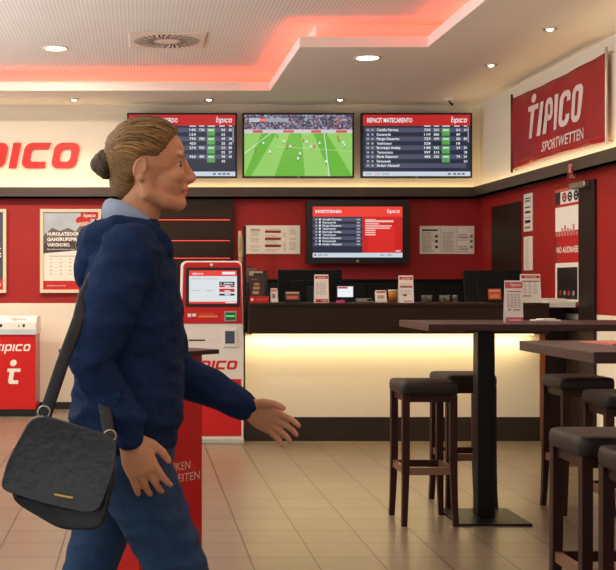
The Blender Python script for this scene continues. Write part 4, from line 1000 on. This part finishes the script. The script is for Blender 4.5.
# ------------------------------------------------------------------ red pedestal behind the woman
PD = 4.11
t = thing('pedestal_table', 'red square pedestal table with dark top, half hidden behind the woman', 'pedestal table', (0.0, PD, 0), PI / 4)
mb = MB(); s = 0.156; mb.box(-s, s, -s, s, 0.0, 1.05, M('pedestal_red', (206, 20, 20), 0.35, var=0.02)); mb.build('body', t, bevel=0.003)
mb = MB(); s2 = 0.198; mb.box(-s2, s2, -s2, s2, 1.05, 1.066, wenge); mb.build('tabletop', t, bevel=0.002)
# face toward +X/-Y side (right of the corner): local -Y face, u along +x local
fr = F((-s, -s - 0.0004, 0), (2 * s, 0, 0), (0, 0, 1), (0, -1, 0)); mb = MB(); pt = M('pedestal_text', (240, 206, 190), 0.5)
txt(mb, 'TIKEN', fr, 0.80, 1.3 - (466.5 - 282) * PD / FP, 0.029, pt, 0.001, width=0.34, align='R', shear=0.1)
txt(mb, 'EITEN', fr, 0.955, 1.3 - (478 - 282) * PD / FP, 0.029, pt, 0.001, width=0.36, align='R', shear=0.1); mb.build('lettering', t, fix=False)

# ------------------------------------------------------------------ the woman walking past
PY = 2.84
def remeshed(name, mb, voxel, smooth, parent, label=None):
    o = mb.build(name, parent)
    md = o.modifiers.new('union', 'REMESH'); md.mode = 'VOXEL'; md.voxel_size = voxel; md.use_smooth_shade = True
    md = o.modifiers.new('soft', 'SMOOTH'); md.factor = 0.5; md.iterations = smooth
    mats = list(o.data.materials)
    baked(o)
    o.data.materials.clear()
    for m in mats[:1]: o.data.materials.append(m)
    o.data.polygons.foreach_set('material_index', [0] * len(o.data.polygons))
    o.data.polygons.foreach_set('use_smooth', [True] * len(o.data.polygons))
    if label: o['label'] = label
    return o
def ovals(secs, n=28, e=2.2):                   # (z, xc, yc, rx, ry) stacked ovals
    out = []
    for z, xc, yc, rx, ry in secs:
        r = []
        for i in range(n):
            a = 2 * PI * i / n; c, s = math.cos(a), math.sin(a)
            r.append((xc + rx * math.copysign(abs(c) ** (2 / e), c), yc + ry * math.copysign(abs(s) ** (2 / e), s), z))
        out.append(r)
    return out
skin = M('skin', (214, 148, 106), 0.5, var=0.05, scale=30)
navy = M('navy_fleece', (29, 47, 80), 0.95, var=0.14, scale=14, bump=0.3, bscale=60, spec=0.15)
denim = M('denim', (30, 62, 98), 0.85, var=0.2, scale=22, stretch=(1, 1, 0.5), bump=0.3, bscale=30)
lining = M('grey_lining', (150, 160, 178), 0.9, var=0.08, scale=20, bump=0.3, bscale=40)
hairm = M('dark_blond_hair', (138, 98, 48), 0.5, var=0.5, scale=20, stretch=(1.0, 9, 11), bump=0.6, bscale=60)
hairb = M('bun_hair', (82, 60, 36), 0.55, var=0.45, scale=26, stretch=(4, 6, 4), bump=0.6, bscale=60)

person = thing('person', 'person with a hair bun, navy hoodie and jeans, walking past with a black bag', 'person', (0, PY, 0))

def hand(mb, wrist, fwd, thumb, back, curl, spread=0.10, k=1.0):
    w = Vector(wrist); f = Vector(fwd).normalized(); t = Vector(thumb); t = (t - f * t.dot(f)).normalized(); b = Vector(back); b = (b - f * b.dot(f) - t * b.dot(t)).normalized()
    P = lambda a, s, n: w + (f * a + t * s + b * n) * k
    mb.sweep([P(-0.02, 0, 0), P(0.015, 0, 0), P(0.05, 0.0, 0.002), P(0.082, -0.001, 0.002)], [(0.026, 0.02), (0.030, 0.017), (0.040, 0.015), (0.039, 0.012)], skin, 14, t)
    for s, L, sp in ((0.031, 0.070, 0.6), (0.0105, 0.079, 0.2), (-0.0105, 0.073, -0.25), (-0.030, 0.056, -0.75)):
        c = curl; pts = [P(0.06, s * 0.9, 0.001)]; a, n, ss = 0.086, 0.001, s; ang = c * 0.5
        pts.append(P(a, ss, n))
        for seg, fr_ in enumerate((0.45, 0.31, 0.24)):
            a += L * fr_ * math.cos(ang); n -= L * fr_ * math.sin(ang); ss += L * fr_ * sp * spread * 2
            pts.append(P(a, ss, n)); ang += c
        mb.sweep(pts, [0.0088, 0.0092, 0.0084, 0.0077, 0.0064], skin, 10, b)
    mb.sweep([P(0.012, 0.018, -0.004), P(0.035, 0.042, -0.010), P(0.062, 0.056, -0.016), P(0.086, 0.060, -0.022)], [0.015, 0.0125, 0.0105, 0.0085], skin, 10, b)

SHN, ELN, WRN = Vector((-0.02, -0.185, 1.36)), Vector((-0.105, -0.236, 1.13)), Vector((-0.022, -0.222, 0.952))
SHF, ELF, WRF = Vector((0.0, 0.185, 1.36)), Vector((0.085, 0.22, 1.07)), Vector((0.275, 0.19, 0.978))
HIN, KNN, ANN = Vector((-0.02, -0.085, 0.87)), Vector((0.148, -0.085, 0.48)), Vector((0.25, -0.08, 0.11))
HIF, KNF, ANF = Vector((-0.04, 0.085, 0.87)), Vector((-0.155, 0.085, 0.48)), Vector((-0.41, 0.085, 0.19))
HC = Vector((0.022, 0, 1.600))                  # cranium centre
mb = MB()
mb.loft(ovals([(0.86, -0.03, 0, 0.09, 0.14), (0.95, -0.03, 0, 0.095, 0.15), (1.08, -0.02, 0, 0.085, 0.13), (1.24, -0.02, 0, 0.10, 0.155), (1.36, -0.025, 0, 0.08, 0.165), (1.41, -0.02, 0, 0.055, 0.09), (1.44, -0.012, 0, 0.048, 0.055)]), skin)
mb.sweep([(-0.018, 0, 1.40), (0.0, 0, 1.46), (0.02, 0, 1.55)], [0.058, 0.050, 0.049], skin, 18)
for a, b_, c in ((SHN, ELN, WRN), (SHF, ELF, WRF)): mb.sweep([Vector((a.x, a.y * 0.85, a.z - 0.02)), b_, c], [0.052, 0.040, 0.026], skin, 14)
for a, b_, c in ((HIN, KNN, ANN), (HIF, KNF, ANF)): mb.sweep([a, (a + b_) / 2, b_, b_ * 0.6 + c * 0.4, c], [0.075, 0.056, 0.040, 0.036, 0.028], skin, 16)
for c, dx, dz, y in ((ANN, 0.17, 0.0, -0.08), (ANF, 0.11, -0.14, 0.085)): mb.sweep([c + Vector((-0.03, 0, -0.045)), c + Vector((0.05, 0, -0.045 + dz * 0.3)), c + Vector((dx, 0, -0.045 + dz))], [(0.03, 0.03), (0.032, 0.034), (0.02, 0.034)], skin, 12)
# head: skull, face, jaw, nose, lips, ears
mb.ell(HC, (0.090, 0.072, 0.088), skin)
mb.ell((0.055, 0, 1.548), (0.058, 0.056, 0.070), skin)
for s in (-1, 1):
    mb.sweep([(0.012, 0.052 * s, 1.548), (0.022, 0.048 * s, 1.512), (0.06, 0.034 * s, 1.493), (0.094, 0.012 * s, 1.487)], [0.020, 0.021, 0.020, 0.017], skin, 12)
    mb.ell((0.083, 0.030 * s, 1.552), (0.026, 0.024, 0.022), skin)         # cheek
    mb.ell((0.097, 0.030 * s, 1.602), (0.013, 0.024, 0.008), skin)         # brow
    R = Matrix.Rotation(0.25, 3, 'Y')
    mb.ell((0.002, 0.070 * s, 1.566), (0.016, 0.007, 0.027), skin, R)      # ear
    mb.sweep([Vector((0.002, 0.076 * s, 1.567)) + R @ Vector((0.014 * math.cos(q), 0, 0.025 * math.sin(q))) for q in (-0.2, 0.5, 1.2, 1.9, 2.6, 3.3, 4.0)], [0.003, 0.0038, 0.004, 0.004, 0.004, 0.0038, 0.003], skin, 8)
    mb.ell((0.004, 0.072 * s, 1.546), (0.010, 0.007, 0.011), skin)
    mb.ell((0.092, 0.031 * s, 1.5885), (0.0135, 0.0145, 0.0055), skin); mb.ell((0.090, 0.031 * s, 1.5695), (0.0135, 0.0140, 0.0050), skin)
    mb.ell((0.118, 0.010 * s, 1.545), (0.011, 0.008, 0.008), skin)         # nostril wing
mb.ell((0.098, 0, 1.490), (0.017, 0.022, 0.017), skin)
mb.sweep([(0.106, 0, 1.590), (0.116, 0, 1.572), (0.129, 0, 1.552)], [0.009, 0.0085, 0.0095], skin, 12)
mb.ell((0.121, 0, 1.545), (0.014, 0.009, 0.009), skin)
mb.ell((0.106, 0, 1.530), (0.012, 0.020, 0.010), skin)
mb.ell((0.111, 0, 1.5225), (0.009, 0.019, 0.0055), skin); mb.ell((0.109, 0, 1.512), (0.009, 0.017, 0.006), skin); mb.ell((0.101, 0, 1.502), (0.010, 0.018, 0.008), skin)
hand(mb, WRN, (0.42, 0.0, -0.92), (0.92, -0.1, 0.3), (-0.35, -0.92, -0.1), 0.42, k=0.95)
hand(mb, WRF, (0.86, -0.06, -0.46), (0.35, -0.35, 0.85), (0.25, 0.9, 0.3), 0.36, k=0.93)
body = remeshed('body', mb, 0.0035, 4, person)
# eyes, brows, lips
for s in (-1, 1):
    mb = MB(); mb.ell((0.0885, 0.0305 * s, 1.579), (0.0125, 0.0125, 0.0100), M('eye_white', (200, 190, 180), 0.2, var=0.01)); e = mb.build('eye', person)
    mb = MB(); mb.ell((0.0972, 0.0325 * s, 1.579), (0.0048, 0.0068, 0.0066), M('iris', (54, 66, 70), 0.2)); mb.build('iris', e)
    mb = MB(); mb.sweep([(0.108, 0.014 * s, 1.601), (0.106, 0.032 * s, 1.606), (0.092, 0.050 * s, 1.601)], [(0.0035, 0.003), (0.004, 0.003), (0.002, 0.002)], hairb, 8, (0, 0, 1)); mb.build('eyebrow', person)
mb = MB(); lipm = M('lips', (176, 96, 88), 0.45, var=0.05); mb.sweep([(0.105, -0.020, 1.517), (0.1185, -0.007, 1.5225), (0.1195, 0, 1.5215), (0.1185, 0.007, 1.5225), (0.105, 0.020, 1.517)], [0.0015, 0.0035, 0.0035, 0.0035, 0.0015], lipm, 8, (0, 0, 1)); mb.sweep([(0.104, -0.019, 1.516), (0.1165, 0, 1.5125), (0.104, 0.019, 1.516)], [0.0015, 0.0045, 0.0015], lipm, 8, (0, 0, 1)); mb.build('lips', person)
# hair: a cap that follows the hairline, a gathered tail and a bun
def hairline(x):
    pts = [(-0.12, -0.10), (-0.045, -0.092), (-0.022, -0.045), (-0.012, -0.006), (0.028, -0.008), (0.050, 0.016), (0.072, 0.050), (0.12, 0.066)]
    for (x0, y0), (x1, y1) in zip(pts, pts[1:]):
        if x <= x1: return y0 + (y1 - y0) * (x - x0) / (x1 - x0)
    return pts[-1][1]
mb = MB(); vs, fs = ell_geo((0, 0, 0), (0.0985, 0.0795, 0.0955), None, 64); out = []
for i, v in enumerate(vs):
    d = v.z - hairline(v.x); k = max(0.0, min(1.0, 0.5 + d / 0.012)); k = k * k * (3 - 2 * k)
    q = math.atan2(v.y, v.z + 0.02) ; strand = 0.0016 * math.sin(q * 34 + v.x * 14) + 0.001 * math.sin(q * 61 - v.x * 20)
    sc = (0.84 + 0.16 * k) + strand / 0.09 * k
    back = -0.006 * max(0, -v.x / 0.1) * k
    out.append(HC + Vector((v.x * sc - 0.004 + back, v.y * sc, v.z * sc + 0.003)))
mb.add(out, fs, hairm, True)
mb.ell((-0.028, 0, 1.545), (0.045, 0.047, 0.048), hairm)
hl = M('light_hair_strand', (168, 122, 62), 0.45, var=0.3, scale=30); hk = M('dark_hair_strand', (84, 58, 28), 0.5, var=0.3, scale=30)
rnd = random.Random(3)
for s in (-1, 1):
    for k in range(34):                         # combed-back strands from the hairline to the bun
        x = 0.088 - 0.0032 * k + rnd.uniform(-0.004, 0.004); z = hairline(x) + 0.006 + rnd.uniform(0, 0.03) + (0.02 if k < 6 else 0)
        z = min(z, 0.085); yy = 1 - (x / 0.0985) ** 2 - (z / 0.0955) ** 2
        a0 = Vector((x, s * 0.0795 * math.sqrt(max(0.02, yy)), z)); a1 = Vector((-0.092, s * rnd.uniform(0.004, 0.022), rnd.uniform(-0.028, 0.012))); pts = []
        for i in range(9):
            f = i / 8; q = a0.lerp(a1, f) + Vector((0, 0, 0.018 * math.sin(f * PI)))
            m_ = math.sqrt((q.x / 0.0985) ** 2 + (q.y / 0.0795) ** 2 + (q.z / 0.0955) ** 2)
            q = q / m_ * 1.004; pts.append(HC + Vector((q.x - 0.004, q.y, q.z + 0.003)))
        mb.sweep(pts, [0.0012] + [rnd.uniform(0.0018, 0.0032)] * 7 + [0.0012], (hl, hairm, hk)[k % 3], 6)
mb.build('hair', person)
mb = MB(); BC = Vector((-0.092, 0, 1.583))
mb.sweep([(-0.04, 0, 1.60), (-0.065, 0, 1.592), (-0.085, 0, 1.588)], [0.044, 0.032, 0.028], hairb, 16)
for k in range(7):
    a = 2 * PI * k / 7; mb.sweep([BC + Vector((0.004 * math.cos(a * 3), 0.019 * math.cos(a + q), 0.021 * math.sin(a + q))) + Vector((0.012 * math.sin(q * 2), 0, 0)) for q in (0, 0.5, 1.0, 1.5)], [0.010, 0.0165, 0.0165, 0.010], hairb, 10, (1, 0, 0))
mb.ell(BC, (0.026, 0.022, 0.024), hairb)
mb.build('hair_bun', person)
mb = MB(); mb.sweep([Vector((-0.072, 0.026 * math.cos(2 * PI * i / 16), 1.593 + 0.026 * math.sin(2 * PI * i / 16))) for i in range(17)], [0.005] * 17, black_plastic, 8, (1, 0, 0)); mb.build('hair_tie', person)

# hoodie
mb = MB()
mb.loft(ovals([(0.905, -0.035, 0, 0.118, 0.168), (0.915, -0.035, 0, 0.124, 0.174), (0.955, -0.033, 0, 0.126, 0.176), (0.975, -0.03, 0, 0.136, 0.188), (1.08, -0.024, 0, 0.131, 0.182), (1.22, -0.020, 0, 0.127, 0.188), (1.32, -0.024, 0, 0.116, 0.195), (1.385, -0.022, 0, 0.094, 0.165), (1.43, -0.016, 0, 0.070, 0.095), (1.45, -0.012, 0, 0.058, 0.066)]), navy)
mb.sweep([SHN + Vector((0, 0.03, 0.0)), SHN * 0.6 + ELN * 0.4, ELN, ELN * 0.5 + WRN * 0.5, WRN + Vector((0, 0, 0.035)), WRN + Vector((0, 0, 0.012))], [0.076, 0.065, 0.053, 0.049, 0.044, 0.038], navy, 18)
fd = (WRF - ELF).normalized()
mb.sweep([SHF + Vector((0, -0.03, 0)), SHF * 0.6 + ELF * 0.4, ELF, ELF * 0.5 + WRF * 0.5, WRF - fd * 0.04, WRF - fd * 0.01], [0.080, 0.068, 0.058, 0.052, 0.045, 0.039], navy, 18)
hd = remeshed('hoodie', mb, 0.006, 5, person)
from mathutils import noise
def folds(o, amp, f=1.0):                       # creases in the cloth
    for v in o.data.vertices:
        c = v.co; n = v.normal
        a = noise.noise(Vector((c.x * 9 * f, c.y * 9 * f, c.z * 17 * f)))
        b = noise.noise(Vector((c.x * 24 * f + 5, c.y * 24 * f, c.z * 44 * f + c.x * 18)))
        v.co = c + n * amp * (1.1 * (0.5 - abs(a) * 2) + 0.6 * b)
folds(hd, 0.0075)
mb = MB()
hp = [(0.062, -0.075, 1.375), (0.02, -0.112, 1.405), (-0.05, -0.115, 1.405), (-0.095, -0.07, 1.395), (-0.108, 0, 1.388), (-0.095, 0.07, 1.395), (-0.05, 0.115, 1.405), (0.02, 0.112, 1.405), (0.062, 0.075, 1.375)]
mb.sweep(hp, [(0.030, 0.020), (0.042, 0.024), (0.050, 0.03), (0.055, 0.04), (0.056, 0.044), (0.055, 0.04), (0.050, 0.03), (0.042, 0.024), (0.030, 0.020)], navy, 16, (0, 0, 1))
mb.ell((-0.108, 0, 1.345), (0.048, 0.10, 0.062), navy); mb.ell((-0.122, -0.02, 1.32), (0.038, 0.07, 0.040), navy)
ho = remeshed('hood', mb, 0.006, 4, person); folds(ho, 0.005)
mb = MB(); mb.sweep([(0.045, -0.062, 1.405), (0.0, -0.082, 1.440), (-0.045, -0.070, 1.462), (-0.07, -0.03, 1.468), (-0.074, 0, 1.468), (-0.07, 0.03, 1.468), (-0.045, 0.070, 1.462), (0.0, 0.082, 1.440), (0.045, 0.062, 1.405)], [(0.014, 0.008), (0.024, 0.011), (0.030, 0.014), (0.032, 0.016), (0.032, 0.016), (0.032, 0.016), (0.030, 0.014), (0.024, 0.011), (0.014, 0.008)], lining, 14, (0, 0, 1)); l_ = mb.build('hood_lining', ho); l_['label'] = 'pale grey hood lining'
# jeans and shoes
mb = MB()
mb.loft(ovals([(0.83, -0.03, 0, 0.10, 0.15), (0.88, -0.032, 0, 0.118, 0.168), (0.94, -0.03, 0, 0.113, 0.162), (1.0, -0.026, 0, 0.10, 0.148)]), denim)
mb.sweep([HIN, HIN * 0.5 + KNN * 0.5 + Vector((0.008, 0, 0)), KNN, KNN * 0.6 + ANN * 0.4 + Vector((-0.008, 0, 0)), ANN + Vector((0, 0, 0.0))], [0.094, 0.076, 0.062, 0.060, 0.050], denim, 20)
mb.sweep([HIF, HIF * 0.5 + KNF * 0.5, KNF, KNF * 0.6 + ANF * 0.4 + Vector((-0.01, 0, 0.01)), ANF], [0.094, 0.070, 0.060, 0.059, 0.050], denim, 20)
je = remeshed('jeans', mb, 0.006, 5, person); folds(je, 0.0045)
shoe = M('shoe_white', (206, 204, 200), 0.5, var=0.04); sole = M('shoe_sole', (230, 228, 222), 0.6)
for pts, lab_ in (([(0.213, -0.08, 0.052), (0.265, -0.08, 0.075), (0.345, -0.08, 0.068), (0.425, -0.08, 0.066), (0.455, -0.08, 0.066)], 0), ([(-0.445, 0.085, 0.165), (-0.405, 0.085, 0.15), (-0.35, 0.085, 0.085), (-0.29, 0.085, 0.042), (-0.255, 0.085, 0.036)], 1)):
    mb = MB(); mb.sweep(pts, [(0.046, 0.034), (0.055, 0.037), (0.040, 0.043), (0.030, 0.043), (0.018, 0.030)], shoe, 16, (0, 0, 1)); sh = mb.build('shoe', person)
    P = [Vector(p) for p in pts]; tn = (P[-1] - P[0]).normalized(); up = Vector((-tn.z, 0, tn.x))
    mb = MB(); mb.sweep([P[0] - Vector((0, 0, 0.036)), P[1] * 0.5 + P[2] * 0.5 - up * 0.04, P[3] - up * 0.027, P[4] - up * 0.012], [(0.010, 0.036), (0.010, 0.036), (0.010, 0.044), (0.008, 0.03)], sole, 14, (0, 0, 1)); mb.build('sole', sh)

# ------------------------------------------------------------------ shoulder bag
BD = PY - 0.325
bagm = M('bag_leather', (34, 35, 38), 0.42, var=0.25, scale=9, bump=0.3, bscale=60); bagf = M('bag_flap_lit_leather', (58, 60, 63), 0.38, var=0.2, scale=7, bump=0.3, bscale=60)  # flap colour lifted to paint highlights on the black leather
B0 = at(62, 470, BD)
def bp(px, py):
    q = at(px, py, BD) - B0; return (q.x, q.z)
def rounded(pts, r=0.25, n=4):
    out = []; N = len(pts)
    for i in range(N):
        a, b_, c = Vector(pts[i - 1]), Vector(pts[i]), Vector(pts[(i + 1) % N])
        p0 = b_ + (a - b_) * r; p1 = b_ + (c - b_) * r
        for k in range(n + 1):
            f = k / n; out.append(tuple(p0 * (1 - f) ** 2 + b_ * 2 * f * (1 - f) + p1 * f * f))
    return out
bag = thing('shoulder_bag', 'black leather shoulder bag with flap hanging beside the walking person', 'bag', (B0.x, BD, B0.z))
bo = rounded([bp(*q) for q in ((38, 414), (113, 438), (117, 470), (104, 527), (62, 527), (16, 500), (10, 478), (18, 450))])
mb = MB()
def inset(pts, k):
    c = Vector((sum(p[0] for p in pts) / len(pts), sum(p[1] for p in pts) / len(pts))); return [tuple(c + (Vector(p) - c) * k) for p in pts]
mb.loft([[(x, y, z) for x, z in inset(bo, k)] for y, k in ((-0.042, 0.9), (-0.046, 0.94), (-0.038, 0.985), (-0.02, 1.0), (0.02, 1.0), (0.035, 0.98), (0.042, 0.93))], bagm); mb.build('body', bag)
fo = rounded([bp(*q) for q in ((36, 409), (117, 434), (116, 462), (101, 504), (88, 508), (45, 498), (3, 485), (10, 457))])
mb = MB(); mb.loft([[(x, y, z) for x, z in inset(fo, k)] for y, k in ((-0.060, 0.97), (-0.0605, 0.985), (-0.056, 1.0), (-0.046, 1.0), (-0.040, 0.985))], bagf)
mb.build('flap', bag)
a = bp(57, 489.5); b = bp(74, 492.5); mb = MB(); mb.sweep([(a[0], -0.063, a[1]), (b[0], -0.063, b[1])], [(0.0035, 0.002), (0.0035, 0.002)], M('gold_clasp', (220, 186, 110), 0.3, 0.9), 8, (0, 0, 1)); c_ = mb.build('clasp', bag); c_['label'] = 'small gold clasp on the flap'
def rel(v): return Vector(v) + Vector((0, PY, 0)) - Vector((B0.x, BD, B0.z))
l0 = bp(44, 414); r0 = bp(110, 438); m1 = at(79, 318, PY - 0.26) - Vector((B0.x, BD, B0.z))
mb = MB(); mb.sweep([(l0[0], 0, l0[1] - 0.01), ((l0[0] + m1.x) / 2, (m1.y) / 2, (l0[1] + m1.z) / 2), m1, rel((-0.122, -0.215, 1.27)), rel((-0.075, -0.15, 1.365)), rel((-0.035, -0.14, 1.40)), rel((-0.02, -0.155, 1.37)), rel((-0.045, -0.185, 1.30)), rel((-0.09, -0.20, 1.12)), (r0[0], -0.0, r0[1] - 0.01)], [(0.014, 0.0028)] * 10, bagm, 10, (1, 0.2, 0)); mb.build('strap', bag)
for q in (l0, r0):
    mb = MB(); mb.sweep([(q[0] + 0.013 * math.cos(2 * PI * i / 12), 0, q[1] + 0.004 + 0.013 * math.sin(2 * PI * i / 12)) for i in range(13)], [0.0025] * 13, brushed, 6, (0, 1, 0)); mb.build('ring', bag)
